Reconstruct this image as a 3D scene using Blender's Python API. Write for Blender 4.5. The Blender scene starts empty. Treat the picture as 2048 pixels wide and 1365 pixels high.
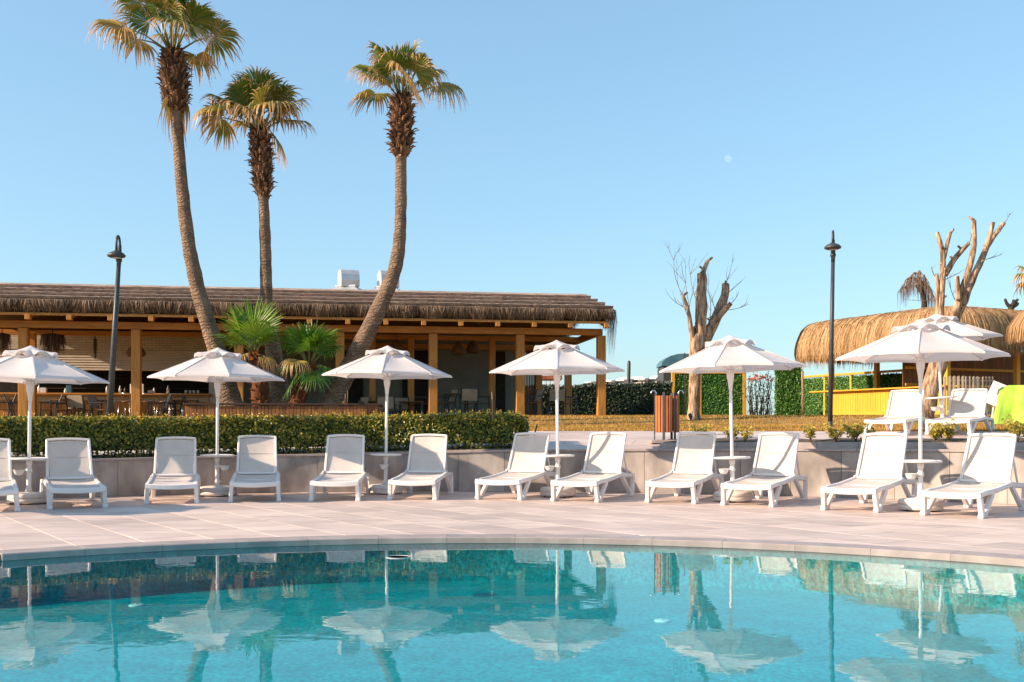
import bpy, bmesh, math, random
from math import sin, cos, pi, radians, hypot, atan2, sqrt
from mathutils import Vector, Matrix, noise as mnoise
random.seed(7)
S = bpy.context.scene
COL = S.collection

# ------------------------------------------------------------------ camera, sky, sun, exposure
F, HZ, EYE = 2100.0, 858.0, 1.05          # focal length (px of a 2048 px wide picture), horizon row, eye height
cam_d = bpy.data.cameras.new('camera'); cam = bpy.data.objects.new('camera', cam_d); COL.objects.link(cam)
cam.location = (0, 0, EYE); cam.rotation_euler = (radians(90), 0, 0)
cam_d.sensor_width = 36; cam_d.lens = 36 * F / 2048; cam_d.shift_y = (HZ - 682.5) / 2048
cam_d.clip_start = 0.1; cam_d.clip_end = 20000
S.camera = cam
SUN_AZ, SUN_EL = radians(180 + 72), radians(25)     # compass angle from +Y clockwise
W = bpy.data.worlds.new('World'); S.world = W; W.use_nodes = True
nt = W.node_tree; nt.nodes.clear()
o_ = nt.nodes.new('ShaderNodeOutputWorld'); bg = nt.nodes.new('ShaderNodeBackground')
sky = nt.nodes.new('ShaderNodeTexSky'); sky.sky_type = 'NISHITA'; sky.sun_disc = False
sky.sun_elevation = SUN_EL; sky.sun_rotation = SUN_AZ
sky.air_density = 1.15; sky.dust_density = 0.9; sky.ozone_density = 5.5; sky.altitude = 0
tint = nt.nodes.new('ShaderNodeMix'); tint.data_type = 'RGBA'; tint.blend_type = 'MULTIPLY'; tint.inputs[0].default_value = 1.0
tint.inputs[7].default_value = (1.22, 1.46, 1.50, 1)
gam = nt.nodes.new('ShaderNodeGamma'); gam.inputs[1].default_value = .60        # the film's soft shoulder on the bright horizon
nt.links.new(sky.outputs[0], gam.inputs[0]); nt.links.new(gam.outputs[0], tint.inputs[6]); nt.links.new(tint.outputs[2], bg.inputs[0]); bg.inputs[1].default_value = 0.15
nt.links.new(bg.outputs[0], o_.inputs[0])
sd = bpy.data.lights.new('sun', 'SUN'); sd.energy = 5.0; sd.angle = radians(0.6); sd.color = (1.0, 0.76, 0.54)
so = bpy.data.objects.new('sun', sd); COL.objects.link(so)
tosun = Vector((sin(SUN_AZ) * cos(SUN_EL), cos(SUN_AZ) * cos(SUN_EL), sin(SUN_EL)))
so.rotation_euler = (-tosun).to_track_quat('-Z', 'Y').to_euler(); so.location = tosun * 60
S.view_settings.view_transform = 'Standard'; S.view_settings.look = 'None'
S.view_settings.exposure = 0.84; S.view_settings.gamma = 1.0; S.view_settings.use_curve_mapping = False
S.render.engine = 'CYCLES'
S.cycles.max_bounces = 8; S.cycles.transparent_max_bounces = 12; S.cycles.caustics_reflective = False
S.cycles.caustics_refractive = False

# ------------------------------------------------------------------ helpers
def at(x, y, d):                           # a row and column of the view at a known distance -> a point in the place
    return Vector(((x - 1024) * d / F, d, EYE - (y - HZ) * d / F))
LEVEL = ['lowest', 'second lowest', 'third lowest', 'middle', 'third highest', 'second highest', 'topmost']
ORD = ['leftmost', 'second', 'third', 'fourth', 'fifth', 'sixth', 'seventh', 'eighth', 'ninth']
def U(a, b): return random.uniform(a, b)
def interp(x, xs, ys):
    if x <= xs[0]: return ys[0]
    for i in range(len(xs) - 1):
        if x <= xs[i + 1]:
            t = (x - xs[i]) / (xs[i + 1] - xs[i]); return ys[i] * (1 - t) + ys[i + 1] * t
    return ys[-1]
def sstep(a, b, x):
    t = min(1, max(0, (x - a) / (b - a))); return t * t * (3 - 2 * t)

class MB:
    def __init__(s): s.v = []; s.f = []; s.sm = []; s.t = []; s.r = []; s.ct = 0.0; s.cr = 0.5; s.mi = []; s.cm = 0
    def add(s, vs, fs, smooth=False, ts=None):
        o = len(s.v)
        for i, p in enumerate(vs):
            s.v.append((p[0], p[1], p[2])); s.t.append(ts[i] if ts else s.ct); s.r.append(s.cr)
        for f in fs: s.f.append(tuple(k + o for k in f)); s.sm.append(smooth); s.mi.append(s.cm)
    def box(s, c, sz, rz=0.0, bev=0.0, R=None):
        hx, hy, hz = sz[0] / 2, sz[1] / 2, sz[2] / 2
        M = R if R is not None else Matrix.Rotation(rz, 3, 'Z')
        c = Vector(c)
        if bev <= 0:
            vs = [M @ Vector((x, y, z)) + c for x in (-hx, hx) for y in (-hy, hy) for z in (-hz, hz)]
            s.add(vs, [(0, 1, 3, 2), (4, 6, 7, 5), (0, 4, 5, 1), (2, 3, 7, 6), (0, 2, 6, 4), (1, 5, 7, 3)]); return
        b = min(bev, hx * .49, hy * .49, hz * .49)
        vs = []; idx = {}
        for i, x in enumerate((-1, 1)):
            for j, y in enumerate((-1, 1)):
                for k, z in enumerate((-1, 1)):
                    for a in range(3):
                        p = [x * (hx - b), y * (hy - b), z * (hz - b)]
                        p[a] = (x * hx, y * hy, z * hz)[a]
                        idx[(i, j, k, a)] = len(vs); vs.append(M @ Vector(p) + c)
        fs = []
        for a in range(3):
            o1, o2 = [q for q in range(3) if q != a]
            for sg in (0, 1):
                q = []
                for u, w in ((0, 0), (1, 0), (1, 1), (0, 1)):
                    key = [0, 0, 0]; key[a] = sg; key[o1] = u; key[o2] = w
                    q.append(idx[(key[0], key[1], key[2], a)])
                fs.append(tuple(q))
            for u in (0, 1):
                for w in (0, 1):
                    k0 = [0, 0, 0]; k1 = [0, 0, 0]; k0[o1] = k1[o1] = u; k0[o2] = k1[o2] = w; k1[a] = 1
                    fs.append((idx[(*k0, o1)], idx[(*k0, o2)], idx[(*k1, o2)], idx[(*k1, o1)]))
        for i in (0, 1):
            for j in (0, 1):
                for k in (0, 1): fs.append((idx[(i, j, k, 0)], idx[(i, j, k, 1)], idx[(i, j, k, 2)]))
        s.add(vs, fs)
    def sweep(s, pts, sec, up=(0, 0, 1), smooth=False, closed_ends=True, scale=None):
        pts = [Vector(p) for p in pts]; up = Vector(up); n = len(sec); vs = []
        for i, p in enumerate(pts):
            t = (pts[min(i + 1, len(pts) - 1)] - pts[max(i - 1, 0)]).normalized()
            sd_ = t.cross(up)
            if sd_.length < 1e-4: sd_ = t.cross(Vector((0, 1, 0)))
            sd_.normalize(); u2 = sd_.cross(t)
            k = scale[i] if scale else 1
            for a, b in sec: vs.append(p + sd_ * a * k + u2 * b * k)
        fs = []
        for i in range(len(pts) - 1):
            for j in range(n):
                fs.append((i * n + j, i * n + (j + 1) % n, (i + 1) * n + (j + 1) % n, (i + 1) * n + j))
        s.add(vs, fs, smooth)
        if closed_ends:
            o = len(s.v) - len(vs); m = len(pts) - 1
            s.f.append(tuple(o + j for j in range(n))); s.sm.append(False); s.mi.append(s.cm)
            s.f.append(tuple(o + m * n + j for j in range(n - 1, -1, -1))); s.sm.append(False); s.mi.append(s.cm)
    def bar(s, p0, p1, w, h, up=(0, 0, 1), ch=0.15):
        c = ch * min(w, h); a, b = w / 2, h / 2
        s.sweep([p0, p1], [(-a + c, -b), (a - c, -b), (a, -b + c), (a, b - c), (a - c, b), (-a + c, b), (-a, b - c), (-a, -b + c)], up)
    def rail(s, pts, w, h, up=(0, 0, 1), ch=0.2):
        c = ch * min(w, h); a, b = w / 2, h / 2
        s.sweep(pts, [(-a + c, -b), (a - c, -b), (a, -b + c), (a, b - c), (a - c, b), (-a + c, b), (-a, b - c), (-a, -b + c)], up)
    def tube(s, pts, rad, n=8, wob=0.0, smooth=True, caps=True):
        pts = [Vector(p) for p in pts]
        if not isinstance(rad, (list, tuple)): rad = [rad] * len(pts)
        vs = []; ref = None
        for i, p in enumerate(pts):
            t = (pts[min(i + 1, len(pts) - 1)] - pts[max(i - 1, 0)]).normalized()
            if ref is None:
                ref = Vector((1, 0, 0)) if abs(t.x) < .8 else Vector((0, 1, 0))
            a = (ref - t * ref.dot(t)).normalized(); ref = a; b = t.cross(a)
            for j in range(n):
                th = 2 * pi * j / n
                r = rad[i] * (1 + (wob * mnoise.noise(Vector((p.x * 3 + cos(th), p.y * 3 + sin(th), p.z * 3))) if wob else 0))
                vs.append(p + a * cos(th) * r + b * sin(th) * r)
        fs = []
        for i in range(len(pts) - 1):
            for j in range(n):
                fs.append((i * n + j, i * n + (j + 1) % n, (i + 1) * n + (j + 1) % n, (i + 1) * n + j))
        o = len(s.v); s.add(vs, fs, smooth)
        if caps:
            m = len(pts) - 1
            s.f.append(tuple(o + j for j in range(n - 1, -1, -1))); s.sm.append(False); s.mi.append(s.cm)
            s.f.append(tuple(o + m * n + j for j in range(n))); s.sm.append(False); s.mi.append(s.cm)
    def lathe(s, prof, n=20, c=(0, 0, 0), smooth=True, sx=1, sy=1):
        vs = []; c = Vector(c)
        for r, z in prof:
            for j in range(n):
                th = 2 * pi * j / n; vs.append(c + Vector((r * cos(th) * sx, r * sin(th) * sy, z)))
        fs = []
        for i in range(len(prof) - 1):
            for j in range(n): fs.append((i * n + j, i * n + (j + 1) % n, (i + 1) * n + (j + 1) % n, (i + 1) * n + j))
        o = len(s.v); s.add(vs, fs, smooth); m = len(prof) - 1
        if prof[0][0] > 1e-3: s.f.append(tuple(o + j for j in range(n - 1, -1, -1))); s.sm.append(False); s.mi.append(s.cm)
        if prof[-1][0] > 1e-3: s.f.append(tuple(o + m * n + j for j in range(n))); s.sm.append(False); s.mi.append(s.cm)
    def ribbon(s, pts, ws, side, ts=None):
        side = Vector(side).normalized(); vs = []; tt = []
        for i, p in enumerate(pts):
            p = Vector(p); vs += [p - side * ws[i] / 2, p + side * ws[i] / 2]
            if ts: tt += [ts[i], ts[i]]
        s.add(vs, [(2 * i, 2 * i + 1, 2 * i + 3, 2 * i + 2) for i in range(len(pts) - 1)], True, tt or None)
    def leaf(s, p, n, size, asp=0.55, ang=None):
        n = Vector(n).normalized(); a = n.orthogonal().normalized()
        a = Matrix.Rotation(U(0, 2 * pi) if ang is None else ang, 3, n) @ a; b = n.cross(a)
        p = Vector(p)
        s.add([p - a * size * .5, p + b * size * asp * .5 + n * size * .08, p + a * size * .5, p - b * size * asp * .5 + n * size * .08], [(0, 1, 2, 3)])
    def mesh(s, name, mats):
        m = bpy.data.meshes.new(name); m.from_pydata(s.v, [], s.f)
        m.polygons.foreach_set('use_smooth', s.sm)
        a = m.attributes.new('t', 'FLOAT', 'POINT'); a.data.foreach_set('value', s.t)
        a = m.attributes.new('rnd', 'FLOAT', 'POINT'); a.data.foreach_set('value', s.r)
        if not isinstance(mats, (list, tuple)): mats = [mats]
        for q in mats: m.materials.append(q)
        if len(mats) > 1: m.polygons.foreach_set('material_index', s.mi)
        m.update(); return m
    def build(s, name, mats, parent=None, loc=None):
        return link(name, s.mesh(name, mats), parent, loc)
def link(name, mesh, parent=None, loc=None, rz=None):
    o = bpy.data.objects.new(name, mesh); COL.objects.link(o)
    if parent: o.parent = parent
    if loc is not None: o.location = loc
    if rz is not None: o.rotation_euler = (0, 0, rz)
    return o
def tag(o, label, cat, group=None):
    o['label'] = label; o['category'] = cat
    if group: o['group'] = group
    return o
def thing(name, label, cat, loc=(0, 0, 0), rz=0.0, group=None):
    o = bpy.data.objects.new(name, None); COL.objects.link(o); o.empty_display_size = 0.2
    o.location = loc; o.rotation_euler = (0, 0, rz); return tag(o, label, cat, group)
def structure(o): o['kind'] = 'structure'; return o
def stuff(o): o['kind'] = 'stuff'; return o
def copy_tree(root, loc, rz, label=None, scale=None):
    r = root.copy(); COL.objects.link(r); r.location = loc; r.rotation_euler = (0, 0, rz)
    if label: r['label'] = label
    if scale: r.scale = (scale,) * 3
    for ch in root.children:
        c = ch.copy(); COL.objects.link(c); c.parent = r
        for g in ch.children:
            d = g.copy(); COL.objects.link(d); d.parent = c
    return r
def merge_bm(bm, name, mat):
    m = bpy.data.meshes.new(name); bm.to_mesh(m); bm.free(); m.materials.append(mat); return m

# ------------------------------------------------------------------ materials
MT = {}
def nodes(name):
    m = bpy.data.materials.new(name); m.use_nodes = True; n = m.node_tree; n.nodes.clear()
    out = n.nodes.new('ShaderNodeOutputMaterial'); MT[name] = m
    return m, n, n.nodes, n.links, out
def rgba(c): return (c[0], c[1], c[2], 1)
def pmat(name, c1, c2=None, scale=4, rough=.6, bump=0, bscale=None, stretch=(1, 1, 1), rv=0.0, spec=.4, detail=5, dist=.01,
         transl=0, metal=0, c3=None, lo=.35, hi=.65, big=0, bigscale=.6):
    m, n, N, L, out = nodes(name)
    P = N.new('ShaderNodeBsdfPrincipled'); P.inputs['Roughness'].default_value = rough
    P.inputs['Specular IOR Level'].default_value = spec; P.inputs['Metallic'].default_value = metal
    tc = N.new('ShaderNodeTexCoord'); mp = N.new('ShaderNodeMapping'); mp.inputs['Scale'].default_value = stretch
    oi = N.new('ShaderNodeObjectInfo'); ad = N.new('ShaderNodeVectorMath'); ad.operation = 'ADD'
    sc = N.new('ShaderNodeVectorMath'); sc.operation = 'SCALE'; sc.inputs['Scale'].default_value = 37.0
    cb = N.new('ShaderNodeCombineXYZ')
    for k in range(3): L.new(oi.outputs['Random'], cb.inputs[k])
    L.new(cb.outputs[0], sc.inputs[0])
    L.new(tc.outputs['Object'], ad.inputs[0]); L.new(sc.outputs[0], ad.inputs[1]); L.new(ad.outputs[0], mp.inputs[0])
    nz = N.new('ShaderNodeTexNoise'); nz.inputs['Scale'].default_value = scale; nz.inputs['Detail'].default_value = detail
    L.new(mp.outputs[0], nz.inputs['Vector'])
    cr = N.new('ShaderNodeValToRGB'); cr.color_ramp.elements[0].position = lo; cr.color_ramp.elements[1].position = hi
    cr.color_ramp.elements[0].color = rgba(c1); cr.color_ramp.elements[1].color = rgba(c2 or c1)
    if c3: e = cr.color_ramp.elements.new((lo + hi) / 2); e.color = rgba(c3)
    L.new(nz.outputs['Fac'], cr.inputs[0]); col = cr.outputs[0]
    if big:
        n2 = N.new('ShaderNodeTexNoise'); n2.inputs['Scale'].default_value = bigscale; n2.inputs['Detail'].default_value = 3
        L.new(ad.outputs[0], n2.inputs['Vector'])
        mr = N.new('ShaderNodeMapRange'); mr.inputs[1].default_value = .3; mr.inputs[2].default_value = .7
        mr.inputs[3].default_value = 1 - big; mr.inputs[4].default_value = 1 + big; L.new(n2.outputs['Fac'], mr.inputs[0])
        mx = N.new('ShaderNodeVectorMath'); mx.operation = 'SCALE'; L.new(col, mx.inputs[0]); L.new(mr.outputs[0], mx.inputs['Scale']); col = mx.outputs[0]
    if rv:
        mr = N.new('ShaderNodeMapRange'); mr.inputs[3].default_value = 1 - rv; mr.inputs[4].default_value = 1 + rv
        L.new(oi.outputs['Random'], mr.inputs[0])
        mx = N.new('ShaderNodeVectorMath'); mx.operation = 'SCALE'; L.new(col, mx.inputs[0]); L.new(mr.outputs[0], mx.inputs['Scale']); col = mx.outputs[0]
    L.new(col, P.inputs['Base Color'])
    if bump:
        nb = N.new('ShaderNodeTexNoise'); nb.inputs['Scale'].default_value = bscale or scale * 2; nb.inputs['Detail'].default_value = 6
        L.new(mp.outputs[0], nb.inputs['Vector'])
        b = N.new('ShaderNodeBump'); b.inputs['Strength'].default_value = bump; b.inputs['Distance'].default_value = dist
        L.new(nb.outputs['Fac'], b.inputs['Height']); L.new(b.outputs[0], P.inputs['Normal'])
    if transl:
        T = N.new('ShaderNodeBsdfTranslucent'); L.new(col, T.inputs[0]); X = N.new('ShaderNodeMixShader'); X.inputs[0].default_value = transl
        L.new(P.outputs[0], X.inputs[1]); L.new(T.outputs[0], X.inputs[2]); L.new(X.outputs[0], out.inputs[0])
    else: L.new(P.outputs[0], out.inputs[0])
    return m
def leafmat(name, ramp_t, ramp_r, rough=.5, transl=.3, spec=.3, use_t=True, tip=None):
    """colour runs along attribute t (root to tip, or bottom to top growth) and varies leaf by leaf with rnd"""
    m, n, N, L, out = nodes(name)
    def ramp(attr, st):
        a = N.new('ShaderNodeAttribute'); a.attribute_name = attr; c = N.new('ShaderNodeValToRGB')
        while len(c.color_ramp.elements) < len(st): c.color_ramp.elements.new(.5)
        for e, (p, q) in zip(c.color_ramp.elements, st): e.position = p; e.color = rgba(q)
        L.new(a.outputs['Fac'], c.inputs[0]); return c.outputs[0]
    col = ramp('rnd', ramp_r)
    if use_t:
        mx = N.new('ShaderNodeMix'); mx.data_type = 'RGBA'; mx.blend_type = 'MULTIPLY'; mx.inputs[0].default_value = 1
        L.new(ramp('t', ramp_t), mx.inputs[6]); L.new(col, mx.inputs[7]); col = mx.outputs[2]
    if tip:                                      # dried ends of the segments
        a = N.new('ShaderNodeAttribute'); a.attribute_name = 't'; mr = N.new('ShaderNodeMapRange'); mr.inputs[1].default_value = tip[1]; mr.inputs[2].default_value = tip[2]
        L.new(a.outputs['Fac'], mr.inputs[0]); mx = N.new('ShaderNodeMix'); mx.data_type = 'RGBA'; L.new(mr.outputs[0], mx.inputs[0]); L.new(col, mx.inputs[6]); mx.inputs[7].default_value = rgba(tip[0]); col = mx.outputs[2]
    P = N.new('ShaderNodeBsdfPrincipled'); P.inputs['Roughness'].default_value = rough; P.inputs['Specular IOR Level'].default_value = spec
    L.new(col, P.inputs['Base Color'])
    T = N.new('ShaderNodeBsdfTranslucent'); L.new(col, T.inputs[0])
    X = N.new('ShaderNodeMixShader'); X.inputs[0].default_value = transl
    L.new(P.outputs[0], X.inputs[1]); L.new(T.outputs[0], X.inputs[2]); L.new(X.outputs[0], out.inputs[0]); return m

m_tile = pmat('porcelain_tile', (.52, .415, .37), (.64, .525, .47), 2.2, .50, .06, 30, (.6, 3.2, 1), rv=.10, spec=.22, dist=.003, big=.13, bigscale=1.1)
m_grout = pmat('pale_grout', (.52, .48, .45), (.60, .56, .52), 20, .8, rv=0)
m_coping = pmat('coping_stone', (.31, .26, .245), (.40, .34, .32), 5, .45, .1, 40, rv=.05, dist=.003)
m_wall = pmat('wall_panel_stone', (.26, .23, .215), (.44, .39, .36), 3.0, .6, .2, 45, (1.6, 1.6, .7), rv=.10, dist=.004, big=.22, bigscale=1.6, lo=.3, hi=.7)
m_core = pmat('concrete_core', (.25, .23, .22), (.32, .30, .28), 6, .85, .2)
m_pool = pmat('pool_mosaic', (.0, .20, .23), (.0, .45, .485), 34, .35, .05, 60, detail=9, lo=.34, hi=.68, big=.16, bigscale=3.5)
m_ground = pmat('dry_lawn_soil', (.26, .145, .035), (.46, .27, .075), 3.0, .95, .5, 40, dist=.03, c3=(.28, .17, .045), big=.2, bigscale=.35)
m_soil = pmat('bed_soil', (.07, .05, .035), (.14, .10, .07), 18, .95, .7, 40, dist=.02)
m_plastic = pmat('white_plastic', (.80, .765, .745), (.74, .70, .68), 3, .38, .05, 60, spec=.5, dist=.002, big=.03)
m_sling = pmat('sling_mesh', (.68, .62, .58), (.75, .685, .64), 5, .75, .25, 420, transl=.22, dist=.001)
m_cloth = pmat('parasol_cloth', (.81, .755, .735), (.75, .695, .68), 2.2, .8, .15, 140, transl=.30, dist=.002, big=.04)
m_base = pmat('parasol_base', (.70, .65, .61), (.62, .57, .53), 6, .55, .1, 40, big=.06)
m_steel = pmat('white_painted_steel', (.80, .78, .77), (.76, .74, .73), 6, .35)
m_dark = pmat('charcoal_paint', (.035, .04, .045), (.05, .055, .06), 8, .45, .1, 60)
m_black = pmat('black_rubber', (.012, .012, .013), (.02, .02, .02), 8, .6)
m_wood = pmat('oiled_pine', (.40, .165, .028), (.55, .245, .05), 3.5, .55, .25, 14, (7, 7, .7), rv=.12, dist=.004)
m_woodx = pmat('oiled_pine_lengthwise', (.40, .165, .028), (.55, .245, .05), 3.5, .55, .25, 14, (.7, 7, 7), rv=.12, dist=.004)
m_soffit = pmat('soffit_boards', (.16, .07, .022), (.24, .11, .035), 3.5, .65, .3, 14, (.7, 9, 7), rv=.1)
m_deckw = pmat('brown_deck_wood', (.16, .068, .022), (.27, .115, .036), 3, .6, .3, 14, (8, 8, .7), rv=.22, dist=.004)
m_dwood = pmat('dark_stained_wood', (.035, .018, .010), (.06, .03, .016), 4, .6, .3, 14, (.8, 6, 6), rv=.15)
m_binw = pmat('red_brown_slats', (.34, .085, .02), (.46, .13, .03), 4, .5, .25, 16, (8, 8, .7), rv=.18, dist=.003)
m_yel = pmat('yellow_painted_wood', (.62, .31, .025), (.72, .38, .035), 4, .55, .2, 16, (7, 7, .7), rv=.06, dist=.003)
m_cream = pmat('cream_wall', (.55, .49, .41), (.62, .56, .47), 3, .8, .2, 30)
m_gwall = pmat('grey_green_plaster', (.17, .175, .15), (.22, .22, .19), 2, .85, .2, 30, big=.1)
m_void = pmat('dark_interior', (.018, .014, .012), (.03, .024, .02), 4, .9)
m_metal = pmat('galvanised_sheet', (.55, .55, .55), (.66, .66, .66), 4, .42, .05, 20, metal=.55)
m_chrome = pmat('brushed_steel', (.6, .6, .6), (.7, .7, .7), 20, .28, metal=1)
m_glass = pmat('glassware', (.5, .52, .52), (.62, .64, .64), 6, .12, spec=.8)
m_lime = pmat('lime_fabric', (.40, .68, .06), (.50, .78, .12), 3, .75, .15, 60, transl=.2)
m_bark = pmat('pale_bark', (.15, .085, .05), (.52, .37, .25), 9, .9, 1.0, 16, (1.6, 1.6, .35), dist=.06, c3=(.35, .225, .14), lo=.36, hi=.62, big=.25, bigscale=2)
m_twig = pmat('twig_bark', (.20, .12, .08), (.30, .20, .14), 9, .9)
m_darkbark = pmat('dark_stems', (.025, .02, .016), (.05, .04, .03), 9, .9)
m_redroof = pmat('terracotta', (.22, .06, .03), (.32, .10, .05), 6, .8, .3)
m_teal = pmat('teal_shell', (.05, .13, .17), (.08, .18, .23), 3, .45)
m_wicker = pmat('woven_cane', (.10, .05, .02), (.22, .12, .05), 40, .7, .6, 60)
m_moonc = None
for nm, c1, c2 in (('thatch_old', (.09, .06, .042), (.48, .33, .23)), ('thatch_gold', (.27, .15, .065), (.76, .50, .27))):
    leafmat(nm, [(0, (1, 1, 1)), (1, (.8, .78, .75))], [(0, c1), (.55, tuple((a + b) / 2 for a, b in zip(c1, c2))), (1, c2)], .85, .12, .15)
m_course = pmat('weathered_thatch_top', (.25, .18, .145), (.62, .48, .40), 5, .95, .9, 18, (.5, 9, 9), dist=.03, big=.16, bigscale=.7)
m_thgold = pmat('straw_mass', (.30, .165, .06), (.50, .29, .12), 4, .95, .8, 20, (6, 6, .4), dist=.03)
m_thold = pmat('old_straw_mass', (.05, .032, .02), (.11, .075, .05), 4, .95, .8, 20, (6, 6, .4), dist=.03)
m_palm = leafmat('palm_frond', [(0, (1, 1, 1)), (1, (1, 1, 1))],
                 [(0, (.05, .12, .012)), (.45, (.11, .18, .018)), (.75, (.25, .23, .035)), (1, (.48, .29, .09))], .42, .28, .4, tip=((.58, .36, .18), .58, .84))
m_ypalm = leafmat('young_palm_frond', [(0, (1, 1, 1)), (.85, (1, 1, 1)), (1, (1.7, 1.25, 1.2))],
                  [(0, (.05, .15, .012)), (.5, (.14, .27, .022)), (1, (.30, .38, .045))], .38, .33, .45)
m_petiole = pmat('palm_petiole', (.12, .14, .03), (.20, .19, .06), 5, .5)
m_boot = leafmat('palm_leaf_bases', [(0, (.55, .5, .5)), (1, (1.15, 1.1, 1.1))], [(0, (.06, .033, .02)), (.5, (.21, .12, .065)), (1, (.42, .26, .15))], .85, 0, .2)
m_redboot = leafmat('young_palm_leaf_bases', [(0, (.5, .5, .5)), (1, (1.1, 1.1, 1.1))], [(0, (.07, .022, .010)), (.5, (.24, .075, .025)), (1, (.36, .15, .05))], .8, 0, .2)
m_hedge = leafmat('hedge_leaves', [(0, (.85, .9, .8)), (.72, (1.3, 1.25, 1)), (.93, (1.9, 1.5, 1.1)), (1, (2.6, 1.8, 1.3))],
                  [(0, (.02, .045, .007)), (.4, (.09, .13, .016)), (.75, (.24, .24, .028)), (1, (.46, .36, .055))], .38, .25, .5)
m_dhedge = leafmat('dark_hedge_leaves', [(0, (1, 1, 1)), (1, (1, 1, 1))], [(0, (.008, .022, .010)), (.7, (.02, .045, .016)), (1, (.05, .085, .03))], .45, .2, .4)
m_turf = leafmat('artificial_leaf', [(0, (1, 1, 1)), (1, (1, 1, 1))], [(0, (.02, .09, .010)), (.6, (.07, .21, .022)), (1, (.19, .35, .06))], .4, .2, .4)
m_turfback = pmat('panel_backing', (.010, .045, .008), (.02, .07, .012), 20, .8)
m_bed = leafmat('bedding_leaves', [(0, (1, 1, 1)), (1, (1, 1, 1))], [(0, (.16, .17, .02)), (.5, (.42, .35, .04)), (1, (.70, .54, .10))], .45, .42, .4)
m_grass = leafmat('dry_grass', [(0, (.8, .8, .8)), (1, (1.15, 1.1, 1))], [(0, (.20, .14, .03)), (.5, (.46, .27, .07)), (1, (.64, .41, .13))], .7, .3, .2)
m_flower = leafmat('pink_flower', [(0, (1, 1, 1)), (1, (1, 1, 1))], [(0, (.5, .12, .08)), (1, (.75, .3, .22))], .6, .3, .2)

def ring_bark(name, c1, c2, c3):
    m, n, N, L, out = nodes(name)
    P = N.new('ShaderNodeBsdfPrincipled'); P.inputs['Roughness'].default_value = .9; P.inputs['Specular IOR Level'].default_value = .2
    tc = N.new('ShaderNodeTexCoord')
    nz = N.new('ShaderNodeTexNoise'); nz.inputs['Scale'].default_value = 2.5; nz.inputs['Detail'].default_value = 6; L.new(tc.outputs['Object'], nz.inputs['Vector'])
    wv = N.new('ShaderNodeTexWave'); wv.bands_direction = 'Z'; wv.inputs['Scale'].default_value = 3.6; wv.inputs['Distortion'].default_value = 9
    wv.inputs['Detail'].default_value = 4; wv.inputs['Detail Scale'].default_value = 2.2; L.new(tc.outputs['Object'], wv.inputs['Vector'])
    r1 = N.new('ShaderNodeValToRGB'); r1.color_ramp.elements[0].color = rgba(c1); r1.color_ramp.elements[1].color = rgba(c2)
    r1.color_ramp.elements[0].position = .3; r1.color_ramp.elements[1].position = .68; L.new(nz.outputs['Fac'], r1.inputs[0])
    mx = N.new('ShaderNodeMix'); mx.data_type = 'RGBA'; L.new(r1.outputs[0], mx.inputs[6]); mx.inputs[7].default_value = rgba(c3)
    mm = N.new('ShaderNodeMath'); mm.operation = 'MULTIPLY'; mm.inputs[1].default_value = .28; L.new(wv.outputs['Fac'], mm.inputs[0]); L.new(mm.outputs[0], mx.inputs[0])
    L.new(mx.outputs[2], P.inputs['Base Color'])
    b = N.new('ShaderNodeBump'); b.inputs['Strength'].default_value = .9; b.inputs['Distance'].default_value = .03
    a2 = N.new('ShaderNodeMath'); L.new(wv.outputs['Fac'], a2.inputs[0]); L.new(nz.outputs['Fac'], a2.inputs[1]); L.new(a2.outputs[0], b.inputs['Height'])
    L.new(b.outputs[0], P.inputs['Normal']); L.new(P.outputs[0], out.inputs[0]); return m
m_trunk = ring_bark('palm_trunk_bark', (.085, .055, .04), (.27, .185, .125), (.36, .25, .17))

def brickmat(name, c1, c2, mortar, bw, rh):
    m, n, N, L, out = nodes(name)
    P = N.new('ShaderNodeBsdfPrincipled'); P.inputs['Roughness'].default_value = .8
    tc = N.new('ShaderNodeTexCoord'); sp = N.new('ShaderNodeSeparateXYZ'); cb = N.new('ShaderNodeCombineXYZ')
    L.new(tc.outputs['Object'], sp.inputs[0]); L.new(sp.outputs[0], cb.inputs[0]); L.new(sp.outputs[2], cb.inputs[1])
    br = N.new('ShaderNodeTexBrick'); br.inputs['Color1'].default_value = rgba(c1); br.inputs['Color2'].default_value = rgba(c2); br.inputs['Mortar'].default_value = rgba(mortar)
    br.inputs['Scale'].default_value = 1; br.inputs['Brick Width'].default_value = bw; br.inputs['Row Height'].default_value = rh; br.inputs['Mortar Size'].default_value = .008
    L.new(cb.outputs[0], br.inputs['Vector']); L.new(br.outputs['Color'], P.inputs['Base Color'])
    b = N.new('ShaderNodeBump'); b.inputs['Strength'].default_value = .6; b.inputs['Distance'].default_value = .02; b.invert = True
    L.new(br.outputs['Fac'], b.inputs['Height']); L.new(b.outputs[0], P.inputs['Normal']); L.new(P.outputs[0], out.inputs[0]); return m
m_brick = brickmat('white_painted_brick', (.60, .54, .44), (.50, .44, .35), (.36, .31, .25), .24, .08)

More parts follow.
